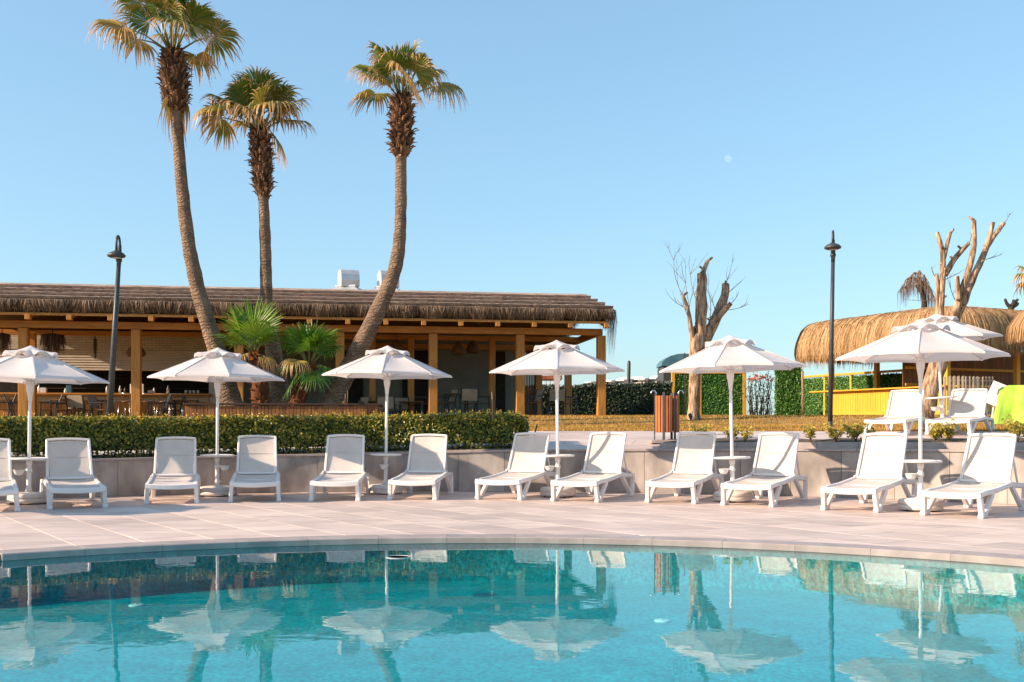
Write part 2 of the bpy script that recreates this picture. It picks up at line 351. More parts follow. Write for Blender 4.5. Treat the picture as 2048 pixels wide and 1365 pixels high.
def watermat():
    m, n, N, L, out = nodes('pool_water')
    tc = N.new('ShaderNodeTexCoord'); mp = N.new('ShaderNodeMapping'); mp.inputs['Scale'].default_value = (1, 1, 1); L.new(tc.outputs['Object'], mp.inputs[0])
    n1 = N.new('ShaderNodeTexNoise'); n1.inputs['Scale'].default_value = 2.6; n1.inputs['Detail'].default_value = 3; n1.inputs['Roughness'].default_value = .5
    n2 = N.new('ShaderNodeTexNoise'); n2.inputs['Scale'].default_value = 13; n2.inputs['Detail'].default_value = 3
    L.new(mp.outputs[0], n1.inputs['Vector']); L.new(mp.outputs[0], n2.inputs['Vector'])
    k = N.new('ShaderNodeMath'); k.operation = 'MULTIPLY_ADD'; k.inputs[1].default_value = .13; L.new(n2.outputs['Fac'], k.inputs[0]); L.new(n1.outputs['Fac'], k.inputs[2])
    b = N.new('ShaderNodeBump'); b.inputs['Strength'].default_value = 1; b.inputs['Distance'].default_value = .0012; L.new(k.outputs[0], b.inputs['Height'])
    lw = N.new('ShaderNodeLayerWeight'); lw.inputs['Blend'].default_value = .5; L.new(b.outputs[0], lw.inputs['Normal'])      # Schlick's law, the same from both sides of the surface
    pw = N.new('ShaderNodeMath'); pw.operation = 'POWER'; pw.inputs[1].default_value = 5; L.new(lw.outputs['Facing'], pw.inputs[0])
    fr = N.new('ShaderNodeMath'); fr.operation = 'MULTIPLY_ADD'; fr.inputs[1].default_value = .98; fr.inputs[2].default_value = .02; L.new(pw.outputs[0], fr.inputs[0])
    T = N.new('ShaderNodeBsdfTransparent'); T.inputs[0].default_value = (.55, .97, .99, 1)
    G = N.new('ShaderNodeBsdfGlossy'); G.inputs['Roughness'].default_value = .004; L.new(b.outputs[0], G.inputs['Normal'])
    X = N.new('ShaderNodeMixShader'); L.new(fr.outputs[0], X.inputs[0]); L.new(T.outputs[0], X.inputs[1]); L.new(G.outputs[0], X.inputs[2])
    L.new(X.outputs[0], out.inputs[0]); return m
m_water = watermat()

# ------------------------------------------------------------------ ground, pool, deck, wall
WC, WR = Vector((-0.9, 6.2)), 11.42             # centre and radius of the curved retaining wall
PC, PR = Vector((-0.3, 3.66)), 6.5              # centre and radius of the pool
WATER = -0.058
def walltop(x): return interp(x, [-7, -3, 0, 7], [.58, .635, .70, .76])
def pol(r, ph, z=0.0): return Vector((WC.x + r * sin(ph), WC.y + r * cos(ph), z))
def ground(x, y):
    dx, dy = x - WC.x, y - WC.y; rr = hypot(dx, dy) - WR; w = walltop(x)
    z1 = interp(rr, [.1, .32, 1.0, 2.5, 4, 8, 12], [w - .012, w - .012, w + .085, .92, 1.0, 1.14, 1.36])
    zf = 1.05 + .0119 * min(max(y, 0), 50)
    t = sstep(8, 14, rr); z = z1 * (1 - t) + zf * t
    a = abs(atan2(dx, dy)); k = sstep(radians(100), radians(80), a)
    return z * k + (-.03) * (1 - k)
def on(x, d):                                   # a point of the ground at picture column x and distance d
    X = (x - 1024) * d / F; return Vector((X, d, ground(X, d)))

mb = MB(); rs = [WR + .05, WR + .3, WR + .6, WR + 1, WR + 1.6, WR + 2.3, WR + 3.2, WR + 4] + [WR + q for q in (5, 6, 7, 8, 9, 10, 11, 12, 13, 14, 16, 20, 25, 32, 45, 80, 200, 600, 2500, 6000)]
NA = 180; vs = []; fs = []
for r in rs:
    for j in range(NA):
        p = pol(r, 2 * pi * j / NA); vs.append((p.x, p.y, ground(p.x, p.y) - (0.012 if r < WR + 4.01 else 0)))
for i in range(len(rs) - 1):
    for j in range(NA): fs.append((i * NA + j, (i + 1) * NA + j, (i + 1) * NA + (j + 1) % NA, i * NA + (j + 1) % NA))
mb.add(vs[:], fs[7 * NA:], True); structure(mb.build('lawn', m_ground))
mb = MB(); mb.add(vs[:], fs[:7 * NA], True); structure(mb.build('path_bed', m_grout))

def pool_r(th, R=PR):                           # star-shaped pool edge: an arc, cut straight on the near side
    d = Vector((cos(th), sin(th))); th %= 2 * pi
    if 2.3 < th < 4.6: R += 4.2 * sstep(2.3, 3.0, th)      # the pool runs on beyond the left edge of the view
    if d.y < -1e-6:
        k = (1.2 - .28 * (R > PR + .2 and R < PR + .4) - PC.y) / d.y; return min(R, k)
    return R
NP = 160
def pool_ring(R): return [(PC.x + cos(2 * pi * j / NP) * pool_r(2 * pi * j / NP, R), PC.y + sin(2 * pi * j / NP) * pool_r(2 * pi * j / NP, R)) for j in range(NP)]
# deck bed under the tiles
mb = MB(); a = pool_ring(PR + .02); b = [(PC.x + cos(2 * pi * j / NP) * 15.5, PC.y + sin(2 * pi * j / NP) * 15.5) for j in range(NP)]
mb.add([(x, y, -.005) for x, y in a] + [(x, y, -.005) for x, y in b], [(j, (j + 1) % NP, NP + (j + 1) % NP, NP + j) for j in range(NP)])
deck = structure(mb.build('pool_deck', m_grout))
# pool basin and water
mb = MB(); a = pool_ring(PR + .012); DEP = -.42                # the basin as deep as it looks through the surface
mb.add([(x, y, -.05) for x, y in a] + [(x, y, DEP) for x, y in a], [(j, NP + j, NP + (j + 1) % NP, (j + 1) % NP) for j in range(NP)], True)
mb.add([(x, y, DEP) for x, y in a] + [(PC.x, PC.y, DEP)], [(j, (j + 1) % NP, NP) for j in range(NP)])
structure(mb.build('pool_basin', m_pool))
mb = MB(); mb.add([(x, y, WATER) for x, y in pool_ring(PR + .014)] + [(PC.x, PC.y, WATER)], [(j, (j + 1) % NP, NP) for j in range(NP)])
structure(mb.build('pool_water', m_water))
# coping stones
mb0 = None; nst = 62
for k in range(nst):
    t0 = 2 * pi * k / nst + .0002; t1 = 2 * pi * (k + 1) / nst - .0002
    if min(sin(t0), sin(t1)) < -.25: continue
    m = MB(); sub = 5
    if t1 > 2.3: continue
    R0, R1, zt, zb = PR - .025, PR + .28, .004 + U(-.0008, .0008), -.062
    prof = [(R0 + .008, zb), (R0, zb + .008), (R0, zt - .008), (R0 + .008, zt), (R1 - .003, zt), (R1, zt - .003), (R1, zb)]
    vs = []; n = len(prof)
    for i in range(sub + 1):
        th = t0 + (t1 - t0) * i / sub
        for r, z in prof: vs.append((PC.x + cos(th) * r, PC.y + sin(th) * r, z))
    fs = [(i * n + j, (i + 1) * n + j, (i + 1) * n + (j + 1) % n, i * n + (j + 1) % n) for i in range(sub) for j in range(n)]
    fs += [tuple(range(n)), tuple(sub * n + j for j in range(n - 1, -1, -1))]
    m.add(vs, fs); m.build('coping_stone', m_coping, deck)
# deck tiles, 0.6 x 1.2 m, cut along the pool
def clip(poly, p, nrm):                         # keep the side where (q - p).nrm > 0
    out = []
    for i in range(len(poly)):
        a, b = poly[i], poly[(i + 1) % len(poly)]; da, db = (a - p).dot(nrm), (b - p).dot(nrm)
        if da >= 0: out.append(a)
        if da * db < 0: out.append(a + (b - a) * (da / (da - db)))
    return out
def slab(poly, z0, z1, zf=None):
    m = MB(); c = sum(poly, Vector((0, 0))) / len(poly); n = len(poly); bev = .0025
    def pt(q, z): return (q.x, q.y, z + (zf(q.x, q.y) if zf else 0))
    top = [q + (c - q).normalized() * bev for q in poly]
    m.add([pt(q, z0) for q in poly] + [pt(q, z1 - bev) for q in poly] + [pt(q, z1) for q in top],
          [(i, (i + 1) % n, n + (i + 1) % n, n + i) for i in range(n)] + [(n + i, n + (i + 1) % n, 2 * n + (i + 1) % n, 2 * n + i) for i in range(n)] + [tuple(2 * n + i for i in range(n))])
    return m
f1, f2 = Vector((.566, -.825)), Vector((.825, .566)); TW, TL, GAP = .6, 1.2, .0075
for i in range(-22, 23):
    for j in range(-16, 14):
        c = Vector((-.56, 9.84)) + f2 * (TW * (i + .5)) + f1 * (TL * (j + .5 * (i % 2)))
        if c.y < 5.2 or abs(c.x) > 9.5 or (c - PC).length < pool_r(atan2(c.y - PC.y, c.x - PC.x)) - .3 or (c - WC).length > WR + .45 or abs(c.x) > c.y * .62 + 1.2: continue
        a, b = f2 * (TW - GAP) / 2, f1 * (TL - GAP) / 2
        poly = [c - a - b, c + a - b, c + a + b, c - a + b]
        poly = [poly[0], poly[3], poly[2], poly[1]] if (poly[1] - poly[0]).cross(poly[2] - poly[1]) < 0 else poly
        dv = (c - PC); dn = dv.normalized()
        if dv.length < PR + .9: poly = clip(poly, PC + dn * (PR + .29), dn)
        if len(poly) < 3: continue
        ar = abs(sum(poly[q].cross(poly[(q + 1) % len(poly)]) for q in range(len(poly)))) / 2
        if ar < .01: continue
        m = slab(poly, -.02, U(-.0006, .0006)); mo = [(v[0] - c.x, v[1] - c.y, v[2]) for v in m.v]; m.v = mo
        o = m.build('tile', m_tile, deck, (c.x, c.y, 0)); 
# white discs set in the pool floor and wall
for (x, y, lab) in ((273, 1212, 'round white drain cover on the pool floor, nearest the left edge'), (1325, 1243, 'round white drain cover on the pool floor, right of the middle')):
    dz = -.42; d = (EYE - dz) * F / (y - HZ)
    p = Vector(((x - 1024) * d / F, d, dz)); t = thing('pool_drain', lab, 'drain', p)
    m = MB(); m.lathe([(.0, .014), (.05, .013), (.062, .008), (.064, 0)][::-1], 24); m.build('cover', m_plastic, t)
    m = MB(); m.lathe([(.012, .015), (.011, .018), (0, .019)], 12); m.build('screw_cap', m_metal, t)
d = (EYE - WATER) * F / (1115 - HZ); m = MB(); m.lathe([(.105 + .005 * cos(2 * pi * k / 8), .004 * sin(2 * pi * k / 8)) for k in range(9)], 28)
o = m.build('floating_ring', m_glass); o.location = ((797 - 1024) * d / F, d, WATER + .002); tag(o, 'thin pale ring floating on the water near the pool edge', 'ring')

# retaining wall
wall = thing('retaining_wall', 'low curved grey stone wall behind the row of loungers', 'wall')
PH0, PH1 = radians(-78), radians(78)
def arc_block(ph0, ph1, r0, r1, z0f, z1f, sub=4, bev=.003):
    m = MB(); vs = []; 
    for i in range(sub + 1):
        ph = ph0 + (ph1 - ph0) * i / sub; x = pol(r0, ph).x; z0, z1 = z0f(x), z1f(x)
        prof = [(r0, z0), (r0, z1 - bev), (r0 + bev, z1), (r1 - bev, z1), (r1, z1 - bev), (r1, z0)]
        vs += [pol(r, ph, z) for r, z in prof]
    n = 6; fs = [(i * n + j, i * n + (j + 1) % n, (i + 1) * n + (j + 1) % n, (i + 1) * n + j) for i in range(sub) for j in range(n)]
    fs += [tuple(range(n - 1, -1, -1)), tuple(sub * n + j for j in range(n))]
    m.add(vs, fs); return m
nseg = 40
for k in range(nseg):
    a0, a1 = PH0 + (PH1 - PH0) * k / nseg, PH0 + (PH1 - PH0) * (k + 1) / nseg
    o = arc_block(a0, a1, WR + .02, WR + .24, lambda x: -.2, lambda x: walltop(x) - .04).build('core', m_core, wall)
    e = .0030 / WR * 1.0
    arc_block(a0 + e, a1 - e, WR - .012 + U(-.002, .002), WR + .019, lambda x: .004, lambda x: walltop(x) - .036).build('panel', m_wall, wall)
    arc_block(a0 + e + .02, a1 - e + .02, WR - .035, WR + .27, lambda x: walltop(x) - .034, lambda x: walltop(x) + U(-.001, .001) * 0).build('cap_stone', m_coping, wall)
# upper path slabs
path = structure(MB().build('path', m_tile)) if False else None
mb = MB(); mb.add([pol(WR + .27, radians(-78), .4), pol(WR + .28, radians(-78), .4), pol(WR + .28, radians(-77.9), .4)], [(0, 1, 2)])
path = structure(mb.build('path', m_tile))
for ri in range(6):
    r0, r1 = WR + .28 + ri * .62, WR + .28 + (ri + 1) * .62 - .006
    step = 1.2 / r0; off = (ri % 2) * .5 * step
    k = -4
    while True:
        a0 = off + k * step; a1 = a0 + step - .006 / r0; k += 1
        if a0 > radians(52): break
        if a1 < radians(-6): continue
        pts = []
        for q in range(4): pp = pol(r0, a0 + (a1 - a0) * q / 3); pts.append(Vector((pp.x, pp.y)))
        for q in range(4): pp = pol(r1, a1 + (a0 - a1) * q / 3); pts.append(Vector((pp.x, pp.y)))
        pts = pts[::-1]
        slab(pts, -.05, 0.004, ground).build('paving_slab', m_tile, path)

# raised kerb and planting bed on the right
PB0, PB1 = radians(16.6), radians(60)
kerb = thing('bed_kerb', 'low raised stone kerb of the planting bed above the wall', 'kerb')
nk = 14
for k in range(nk):
    a0, a1 = PB0 + (PB1 - PB0) * k / nk, PB0 + (PB1 - PB0) * (k + 1) / nk - .0005
    arc_block(a0, a1, WR + .30, WR + .50, lambda x: walltop(x) - .02, lambda x: walltop(x) + .095).build('kerb_stone', m_coping, kerb)
mb = MB(); vs = []; nb = 40
for i in range(nb + 1):
    ph = PB0 + (PB1 - PB0) * i / nb
    for q in range(6):
        r = WR + .49 + q * .17; pp = pol(r, ph); vs.append((pp.x, pp.y, walltop(pp.x) + .085 + .03 * mnoise.noise(Vector((pp.x * 3, pp.y * 3, 0))) + .012 * q))
mb.add(vs, [(i * 6 + j, i * 6 + j + 1, (i + 1) * 6 + j + 1, (i + 1) * 6 + j) for i in range(nb) for j in range(5)], True)
structure(mb.build('bed_soil', m_soil))
def shrublet(p, h, w, nleaf, label, group='small shrubs in the planting bed', mat=None):
    t = thing('bedding_shrub', label, 'shrub', p, 0, group)
    st = MB(); lf = MB()
    h *= 1.2; w *= 1.15; nleaf = int(nleaf * 1.5)
    for s_ in range(7):
        a = U(0, 2 * pi); e = Vector((cos(a) * w * U(.3, 1), sin(a) * w * U(.3, 1), h * U(.6, 1)))
        pts = [Vector((0, 0, -.02)), e * .5 + Vector((0, 0, .03)), e]; st.tube(pts, [.007, .005, .003], 5)
        for q in range(nleaf // 7):
            u = U(.25, 1.05); b = e * u + Vector((U(-1, 1), U(-1, 1), U(-.6, .8))) * w * .28
            lf.cr = U(0, 1) * .6 + .4 * u * U(.5, 1); lf.leaf(b, (U(-1, 1), U(-1, .2), U(.1, 1)), U(.04, .08), .5)
    st.build('stem', m_twig, t); lf.build('foliage', mat or m_bed, t); return t
for i, (x, r, h, w, nl, lab) in enumerate((
    (1463, .75, .24, .17, 150, 'small yellow-green shrub between the two lit loungers under the fifth parasol'),
    (1490, .70, .16, .14, 90, 'low yellow-green shrub just right of the fifth parasol pole'),
    (1622, .72, .22, .15, 120, 'small shrub in the bed just left of the right lamp post'),
    (1672, .75, .20, .20, 150, 'low spreading shrub in the bed right of the lamp post'),
    (1712, .75, .24, .20, 190, 'bushy yellow-green shrub in the bed left of the largest parasol'),
    (1744, .7, .17, .13, 90, 'small shrub directly left of the front right lounger back'),
    (1870, .85, .22, .20, 170, 'yellow-green shrub right of the largest parasol pole'),
    (1900, .8, .22, .2, 170, 'yellow-green shrub left of the rightmost lounger back'),
    (2036, .7, .26, .2, 200, 'yellow-green shrub at the right edge of the picture'),
    (1398, 2.6, .20, .20, 110, 'sparse green shrub on the lawn edge beside the litter bin'),
    (1412, .65, .18, .14, 90, 'dark small shrub behind the lounger right of the litter bin'))):
    k = (x - 1024) / F; dd = 15.0
    for _ in range(30):
        dd = WC.y + sqrt(max(0.1, (WR + r) ** 2 - (k * dd - WC.x) ** 2))
    X = k * dd; z = walltop(X) + .085 + .012 * 3 if r < 1.2 else ground(X, dd)
    shrublet((X, dd, z), h, w, nl, lab)

# dry grass of the lawn
mb = MB()
for i in range(60000):
    ph = radians(U(-2, 50)); r = WR + 4.05 + 17 * U(0, 1) ** 1.5; p = pol(r, ph)
    if p.y < 14: continue
    z = ground(p.x, p.y); h = U(.02, .055) * (1 + .35 * mnoise.noise(Vector((p.x * .9, p.y * .9, 3)))); a = U(0, pi); w = .006 + .0006 * (p.y - 16)
    mb.cr = min(1, max(0, .5 + .45 * mnoise.noise(Vector((p.x * .7, p.y * .7, 0))) + U(-.3, .3)))
    dx, dy = cos(a) * w, sin(a) * w; lx, ly = U(-.02, .02), U(-.02, .02)
    mb.add([(p.x - dx, p.y - dy, z - .005), (p.x + dx, p.y + dy, z - .005), (p.x + lx, p.y + ly, z + h)], [(0, 1, 2)], False, [0, 0, 1])
o = stuff(mb.build('dry_grass', m_grass)); tag(o, 'short dry yellow-brown grass covering the lawn', 'grass')

# clipped hedge behind the wall, left
hedge = thing('clipped_hedge', 'long clipped green hedge with yellow new growth behind the left loungers', 'hedge', (0, 0, 0))
HP0, HP1 = radians(-50), radians(5.0)
def htop(ph): return interp(ph, [HP0, radians(-20), HP1], [1.17, 1.22, 1.30]) + .03 * mnoise.noise(Vector((ph * 24, 0, 1.7)))
lf = MB()
for i in range(34000):
    ph = HP0 + (HP1 - HP0) * U(0, 1); x = pol(WR, ph).x; zb = walltop(x) - .01; zt = htop(ph); q = random.random()
    if q < .5: u = U(0, 1) ** .8; r = .30 + .05 * mnoise.noise(Vector((ph * 40, u * 4, 0))) + U(0, .07) + (.10 * (1 - u / .25) if u < .25 else 0); n = Vector((-sin(ph), -cos(ph), .35))
    elif q < .82: u = 1; r = U(.30, 1.0); n = Vector((0, -.2, 1))
    elif q < .9: u = U(0, 1); r = 1.0 - U(0, .07); n = Vector((sin(ph), cos(ph), .3))
    else:
        u = U(0, 1); ph = HP1 + U(-.008, .012) * (1.2 - u * .5); r = U(.30, 1.0); n = Vector((1, -.1, .3))
    if u < .22 and random.random() < .3: continue
    z = zb + u * (zt - zb) + (U(-.05, .035) if u > .97 else U(-.02, .02))
    p = pol(WR + r, ph, z); n = n + Vector((U(-1, 1), U(-1, 1), U(-.7, .9))) * .75
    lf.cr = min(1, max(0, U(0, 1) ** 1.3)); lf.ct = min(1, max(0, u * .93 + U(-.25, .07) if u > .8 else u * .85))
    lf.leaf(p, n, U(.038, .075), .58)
for i in range(520):                                 # new shoots on top
    ph = HP0 + (HP1 - HP0) * U(0, 1); r = U(.30, 1.0); p = pol(WR + r, ph, htop(ph) - .02); h = U(.03, .12)
    for q in range(5):
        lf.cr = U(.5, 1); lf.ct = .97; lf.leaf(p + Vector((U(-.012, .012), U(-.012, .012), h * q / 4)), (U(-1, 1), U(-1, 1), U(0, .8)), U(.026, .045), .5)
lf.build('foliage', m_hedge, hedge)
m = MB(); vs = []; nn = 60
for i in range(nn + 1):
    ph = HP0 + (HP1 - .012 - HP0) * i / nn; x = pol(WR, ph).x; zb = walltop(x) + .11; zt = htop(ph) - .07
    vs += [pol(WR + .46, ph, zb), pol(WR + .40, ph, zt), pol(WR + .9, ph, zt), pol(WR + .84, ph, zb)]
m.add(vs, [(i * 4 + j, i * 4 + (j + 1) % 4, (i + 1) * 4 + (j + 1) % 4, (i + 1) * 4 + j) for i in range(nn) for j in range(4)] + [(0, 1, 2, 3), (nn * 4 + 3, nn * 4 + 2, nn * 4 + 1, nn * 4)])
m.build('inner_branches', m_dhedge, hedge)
st = MB()
for i in range(150):
    ph = HP0 + (HP1 - .02 - HP0) * (i + U(0, 1)) / 150; p = pol(WR + U(.45, .8), ph); zb = ground(p.x, p.y) - .12
    st.tube([(p.x, p.y, zb), (p.x + U(-.05, .05), p.y, zb + .18), (p.x + U(-.12, .12), p.y + U(-.1, .05), zb + .4)], [.012, .010, .006], 5)
st.build('stem', m_darkbark, hedge)
p = pol(WR + .35, HP1 + .02, 0); p.z = ground(p.x, p.y)
m = MB(); m.tube([p + Vector((-.12, 0, 0)), p + Vector((-.06, 0, .13)), p + Vector((.02, .02, .24)), p + Vector((.07, .05, .42))], .012, 6)
tag(m.build('hose', m_black), 'black hose end sticking up at the right end of the hedge', 'hose')
p = at(985, 838, 17.7); m = MB(); m.tube([p, p + Vector((.0, 0, .2)), p + Vector((-.01, 0, .45))], [.014, .012, .008], 6)
tag(m.build('garden_stake', m_twig), 'thin pale wooden stake rising from the hedge', 'stake')

# ------------------------------------------------------------------ sun loungers
def make_lounger():
    root = thing('sun_lounger', 'x', 'sun lounger', group='white sun loungers')
    hw = .325
    def railz(y): return interp(y, [-.06, .0, .45, .85, 1.05, 1.25, 1.62], [.265, .285, .30, .335, .355, .335, .315])
    m = MB()
    for sx in (-1, 1):
        ys = [-.05, .1, .3, .5, .7, .85, .95, 1.05, 1.15, 1.25, 1.4, 1.60]
        m.rail([(sx * hw, y, railz(y)) for y in ys], .055, .06)
    n = 9; pts = [(-hw - .02 + (2 * hw + .04) * i / (n - 1), -.075 - .02 * (1 - (2 * i / (n - 1) - 1) ** 2), .272 - .018 * (1 - (2 * i / (n - 1) - 1) ** 2)) for i in range(n)]
    m.rail(pts, .05, .075)                       # curved front bar
    for y in (.55, 1.08, 1.60): m.bar((-hw, y, railz(y) - .02), (hw, y, railz(y) - .02), .04, .04)
    m.build('frame', m_plastic, root)
    for sx in (-1, 1):                           # V-shaped legs: two struts that meet in a foot
        x = sx * .325
        for (yf, ya, yb, nm) in ((.02, -.05, .36, 'leg'), (1.46, 1.06, 1.585, 'leg')):
            m = MB(); fx = x + sx * .012
            za, zb = railz(ya) - .03, railz(yb) - .03
            front = yf < .5
            m.bar((x, ya, za), (fx, yf - .03 if front else yf - .04, .035), .055, .075 if front else .055, up=(0, 1, 0))
            m.bar((x, yb, zb), (fx, yf + .05, .035), .055, .06 if front else .075, up=(0, 1, 0))
            m.box((fx, yf, .024), (.065, .17, .05), bev=.008)
            m.build(nm, m_plastic, root)
    # seat sling
    m = MB(); vs = []; ny, nx = 12, 7
    for j in range(ny):
        y = -.055 + 1.09 * j / (ny - 1)
        for i in range(nx):
            u = 2 * i / (nx - 1) - 1; vs.append((u * .30, y, railz(y) + .012 - .022 * (1 - u * u) * min(1, j / 2 + .4)))
    m.add(vs, [(j * nx + i, j * nx + i + 1, (j + 1) * nx + i + 1, (j + 1) * nx + i) for j in range(ny - 1) for i in range(nx - 1)], True)
    m.add([(x, y, z - .012) for x, y, z in vs], [(j * nx + i, (j + 1) * nx + i, (j + 1) * nx + i + 1, j * nx + i + 1) for j in range(ny - 1) for i in range(nx - 1)], True)
    m.build('seat', m_sling, root)
    # backrest, tilted back
    tl = radians(27); Lb = .665
    def bp(u, v, off=0.0):                        # u across, v up the back
        c = .032 * sin(pi * min(1, v / Lb)) * (1 - (u / .29) ** 2) + off
        y = 1.06 + v * sin(tl) + c * cos(tl); z = .37 + v * cos(tl) - c * sin(tl)
        return (u, y, z)
    back = MB(); vs = []; ny, nx = 12, 9
    for j in range(ny):
        v = .03 + (Lb - .06) * j / (ny - 1)
        for i in range(nx):
            u = 2 * i / (nx - 1) - 1; vs.append(bp(u * .262, v + .018 * (1 - u * u) * (j / (ny - 1)), -.0))
    q = [(j * nx + i, j * nx + i + 1, (j + 1) * nx + i + 1, (j + 1) * nx + i) for j in range(ny - 1) for i in range(nx - 1)]
    back.add(vs, q, True); back.add([(x, y + .010, z) for x, y, z in vs], [f[::-1] for f in q], True)
    b = back.build('backrest', m_sling, root)
    fr = MB(); nn = (0, -cos(tl), sin(tl))
    for sx in (-1, 1):
        fr.rail([(sx * (.292 - .012 * k / 5), *bp(0.29, Lb * k / 5)[1:]) for k in range(6)], .036, .040, up=nn)
    fr.rail([((-.285 + .57 * k / 8), *bp(.29, Lb + .018 * (1 - (2 * k / 8 - 1) ** 2))[1:]) for k in range(9)], .036, .040, up=nn)
    fr.bar((-.29, *bp(.29, .01)[1:]), (.29, *bp(.29, .01)[1:]), .034, .034, up=nn)
    f = fr.build('back_frame', m_plastic, root)
    bd = MB()
    for v in (.385,):
        bd.rail([(-.255 + .51 * k / 6, bp((-.255 + .51 * k / 6), v)[1] - .006, bp(0, v)[2]) for k in range(7)], .012, .004, up=nn)
    bd.build('seam', m_sling, b)
    pr = MB(); p0 = bp(.29, .42)
    for sx in (-1, 1): pr.bar((sx * .27, p0[1] + .02, p0[2]), (sx * .27, 1.50, .30), .022, .026)
    pr.bar((-.27, 1.50, .30), (.27, 1.50, .30), .025, .025); pr.build('prop', m_plastic, root)
    for sx in (-1, 1):
        k = MB(); k.lathe([(.022, 0), (.022, .012), (.015, .018), (0, .018)], 12); mm = k.mesh('hinge_bolt', m_metal)
        o = link('hinge_bolt', mm, root); o.location = (sx * .31, 1.055, .392); o.rotation_euler = (radians(90), 0, 0)
    return root
L_SPOTS = [
 (-6.60, 13.22, -27, 'white lounger cut off by the left edge of the picture'),
 (-5.73, 13.85, -27, 'shaded white lounger just right of the leftmost parasol'),
 (-4.77, 14.72, -16, 'shaded white lounger left of the second parasol pole'),
 (-3.71, 15.15, -11, 'white lounger with half-shaded back, right of the second parasol pole'),
 (-2.575, 15.27, -2, 'white lounger with a diagonal shadow, left of the third parasol pole'),
 (-1.465, 15.5, 4, 'white lounger right of the third parasol pole, with a hanging cup beside it'),
 (-.185, 15.53, 19, 'white lounger at the end of the hedge, left of the fourth parasol pole'),
 (.92, 15.12, 24, 'white lounger with a pole shadow across its back, right of the fourth parasol pole'),
 (2.25, 14.83, 23, 'sunlit white lounger in front of the litter bin'),
 (3.21, 14.28, 30, 'sunlit white lounger with a pole shadow, right of the fifth parasol pole'),
 (4.31, 13.37, 37, 'sunlit white lounger left of the largest parasol pole on the pool deck'),
 (5.27, 12.55, 41, 'rightmost white lounger on the pool deck, nearest of the row'),
 (6.45, 18.1, 34, 'left one of the two white loungers standing on the lawn'),
 (7.28, 17.5, 37, 'right one of the two white loungers on the lawn, beside the lime cloth')]
proto = None
for (x, y, h, lab) in L_SPOTS:
    z = ground(x + .3, y + .6) - .005 if y > 16 else 0.0
    if proto is None: proto = make_lounger(); o = proto; o.location = (x, y, z); o.rotation_euler = (0, 0, -radians(h)); o['label'] = lab
    else: o = copy_tree(proto, (x, y, z), -radians(h + U(-1.3, 1.3)), lab)
    o.scale = (1, 1.09, .82 if y > 16 else interp(x, [-6, -3.5, -1, 1], [.925, .945, .975, 1.0]) * U(.99, 1.01))

# ------------------------------------------------------------------ parasols
UR, UDROP = 1.03, .44
def ray8(th):                                    # octagon with straight edges, relative radius
    k = (th % (pi / 4)) - pi / 8; return cos(pi / 8) / cos(k)
def canopy_mesh():
    m = MB(); rad = [.24, .40, .6, .8, .93, 1.03]; k = len(rad); n = 7
    for p in range(8):                           # eight panels, a crease at every rib
        vs = []
        for r in rad + [None]:
            for j in range(n):
                u = j / (n - 1); th = p * pi / 4 + u * pi / 4; mid = 1 - abs(2 * u - 1); ms = sin(pi * u)
                q = r if r else UR
                rr = q * (cos(pi / 8) / cos(u * pi / 4 - pi / 8)) * (1 - .020 * ms * (q / UR) ** 2)
                z = (UR - q) / UR * UDROP - .030 * ms * sin(pi * min(1, q / UR)) + (.012 * ms if q > .99 else 0) - (0 if r else .028)
                vs.append((rr * cos(th), rr * sin(th), z))
        m.add(vs, [(i * n + j, i * n + j + 1, (i + 1) * n + j + 1, (i + 1) * n + j) for i in range(k) for j in range(n - 1)], True)
        a = p * pi / 4; m.rail([(r * cos(a), r * sin(a), (UR - r) / UR * UDROP + .003) for r in (.24, .6, 1.03)], .022, .006)   # sewn seam over the rib
    return m.mesh('canopy', m_cloth)
def cap_mesh():
    m = MB(); rad = [.0, .10, .20, .30, .36]; n = 64; vs = []
    for r in rad:
        for j in range(n):
            th = 2 * pi * j / n; mid = 1 - abs(((th % (pi / 4)) / (pi / 8)) - 1); s_ = sin(pi / 2 * mid)
            rr = max(r, .004) * ray8(th) * (1 + .05 * s_ * (r / .36) ** 2)
            z = (UR - r) / UR * UDROP + .034 - .014 * (r / .36) + (.078 * s_ ** .8) * (r / .36) ** 2.4
            vs.append((rr * cos(th), rr * sin(th), z))
    m.add(vs, [(i * n + j, i * n + (j + 1) % n, (i + 1) * n + (j + 1) % n, (i + 1) * n + j) for i in range(len(rad) - 1) for j in range(n)], True)
    return m.mesh('vent_cap', m_cloth)
def rib_mesh():
    m = MB(); m.bar((.03, 0, UDROP - .012), (UR - .005, 0, -.014), .016, .014); m.tube([(UR - .03, 0, -.004), (UR + .014, 0, -.022)], [.012, .014], 6); return m.mesh('rib', m_steel)
def strut_mesh():
    m = MB(); m.bar((.035, 0, -.02), (.52, 0, UDROP * .5 - .02), .014, .012); return m.mesh('strut', m_steel)
def hub_mesh():
    m = MB(); m.lathe([(.026, -.30), (.030, -.26), (.036, -.20), (.052, -.12), (.056, -.05), (.058, .0), (.03, .0)], 14)
    for k in range(8):
        a = k * pi / 4; m.tube([(.05 * cos(a), .05 * sin(a), -.05), (.085 * cos(a), .085 * sin(a), -.045), (.092 * cos(a), .092 * sin(a), -.015)], .008, 5)
    return m.mesh('hub', m_plastic)
def base_mesh():
    m = MB(); m.lathe([(.20, .012), (.262, .020), (.275, .04), (.275, .075), (.268, .079), (.268, .083), (.275, .087), (.272, .125), (.255, .145), (.20, .155), (.07, .16), (.05, .18)], 28); return m.mesh('base', m_base)
def foot_mesh():
    m = MB(); m.lathe([(.03, 0), (.034, .01), (.03, .022)], 10); return m.mesh('foot', m_black)
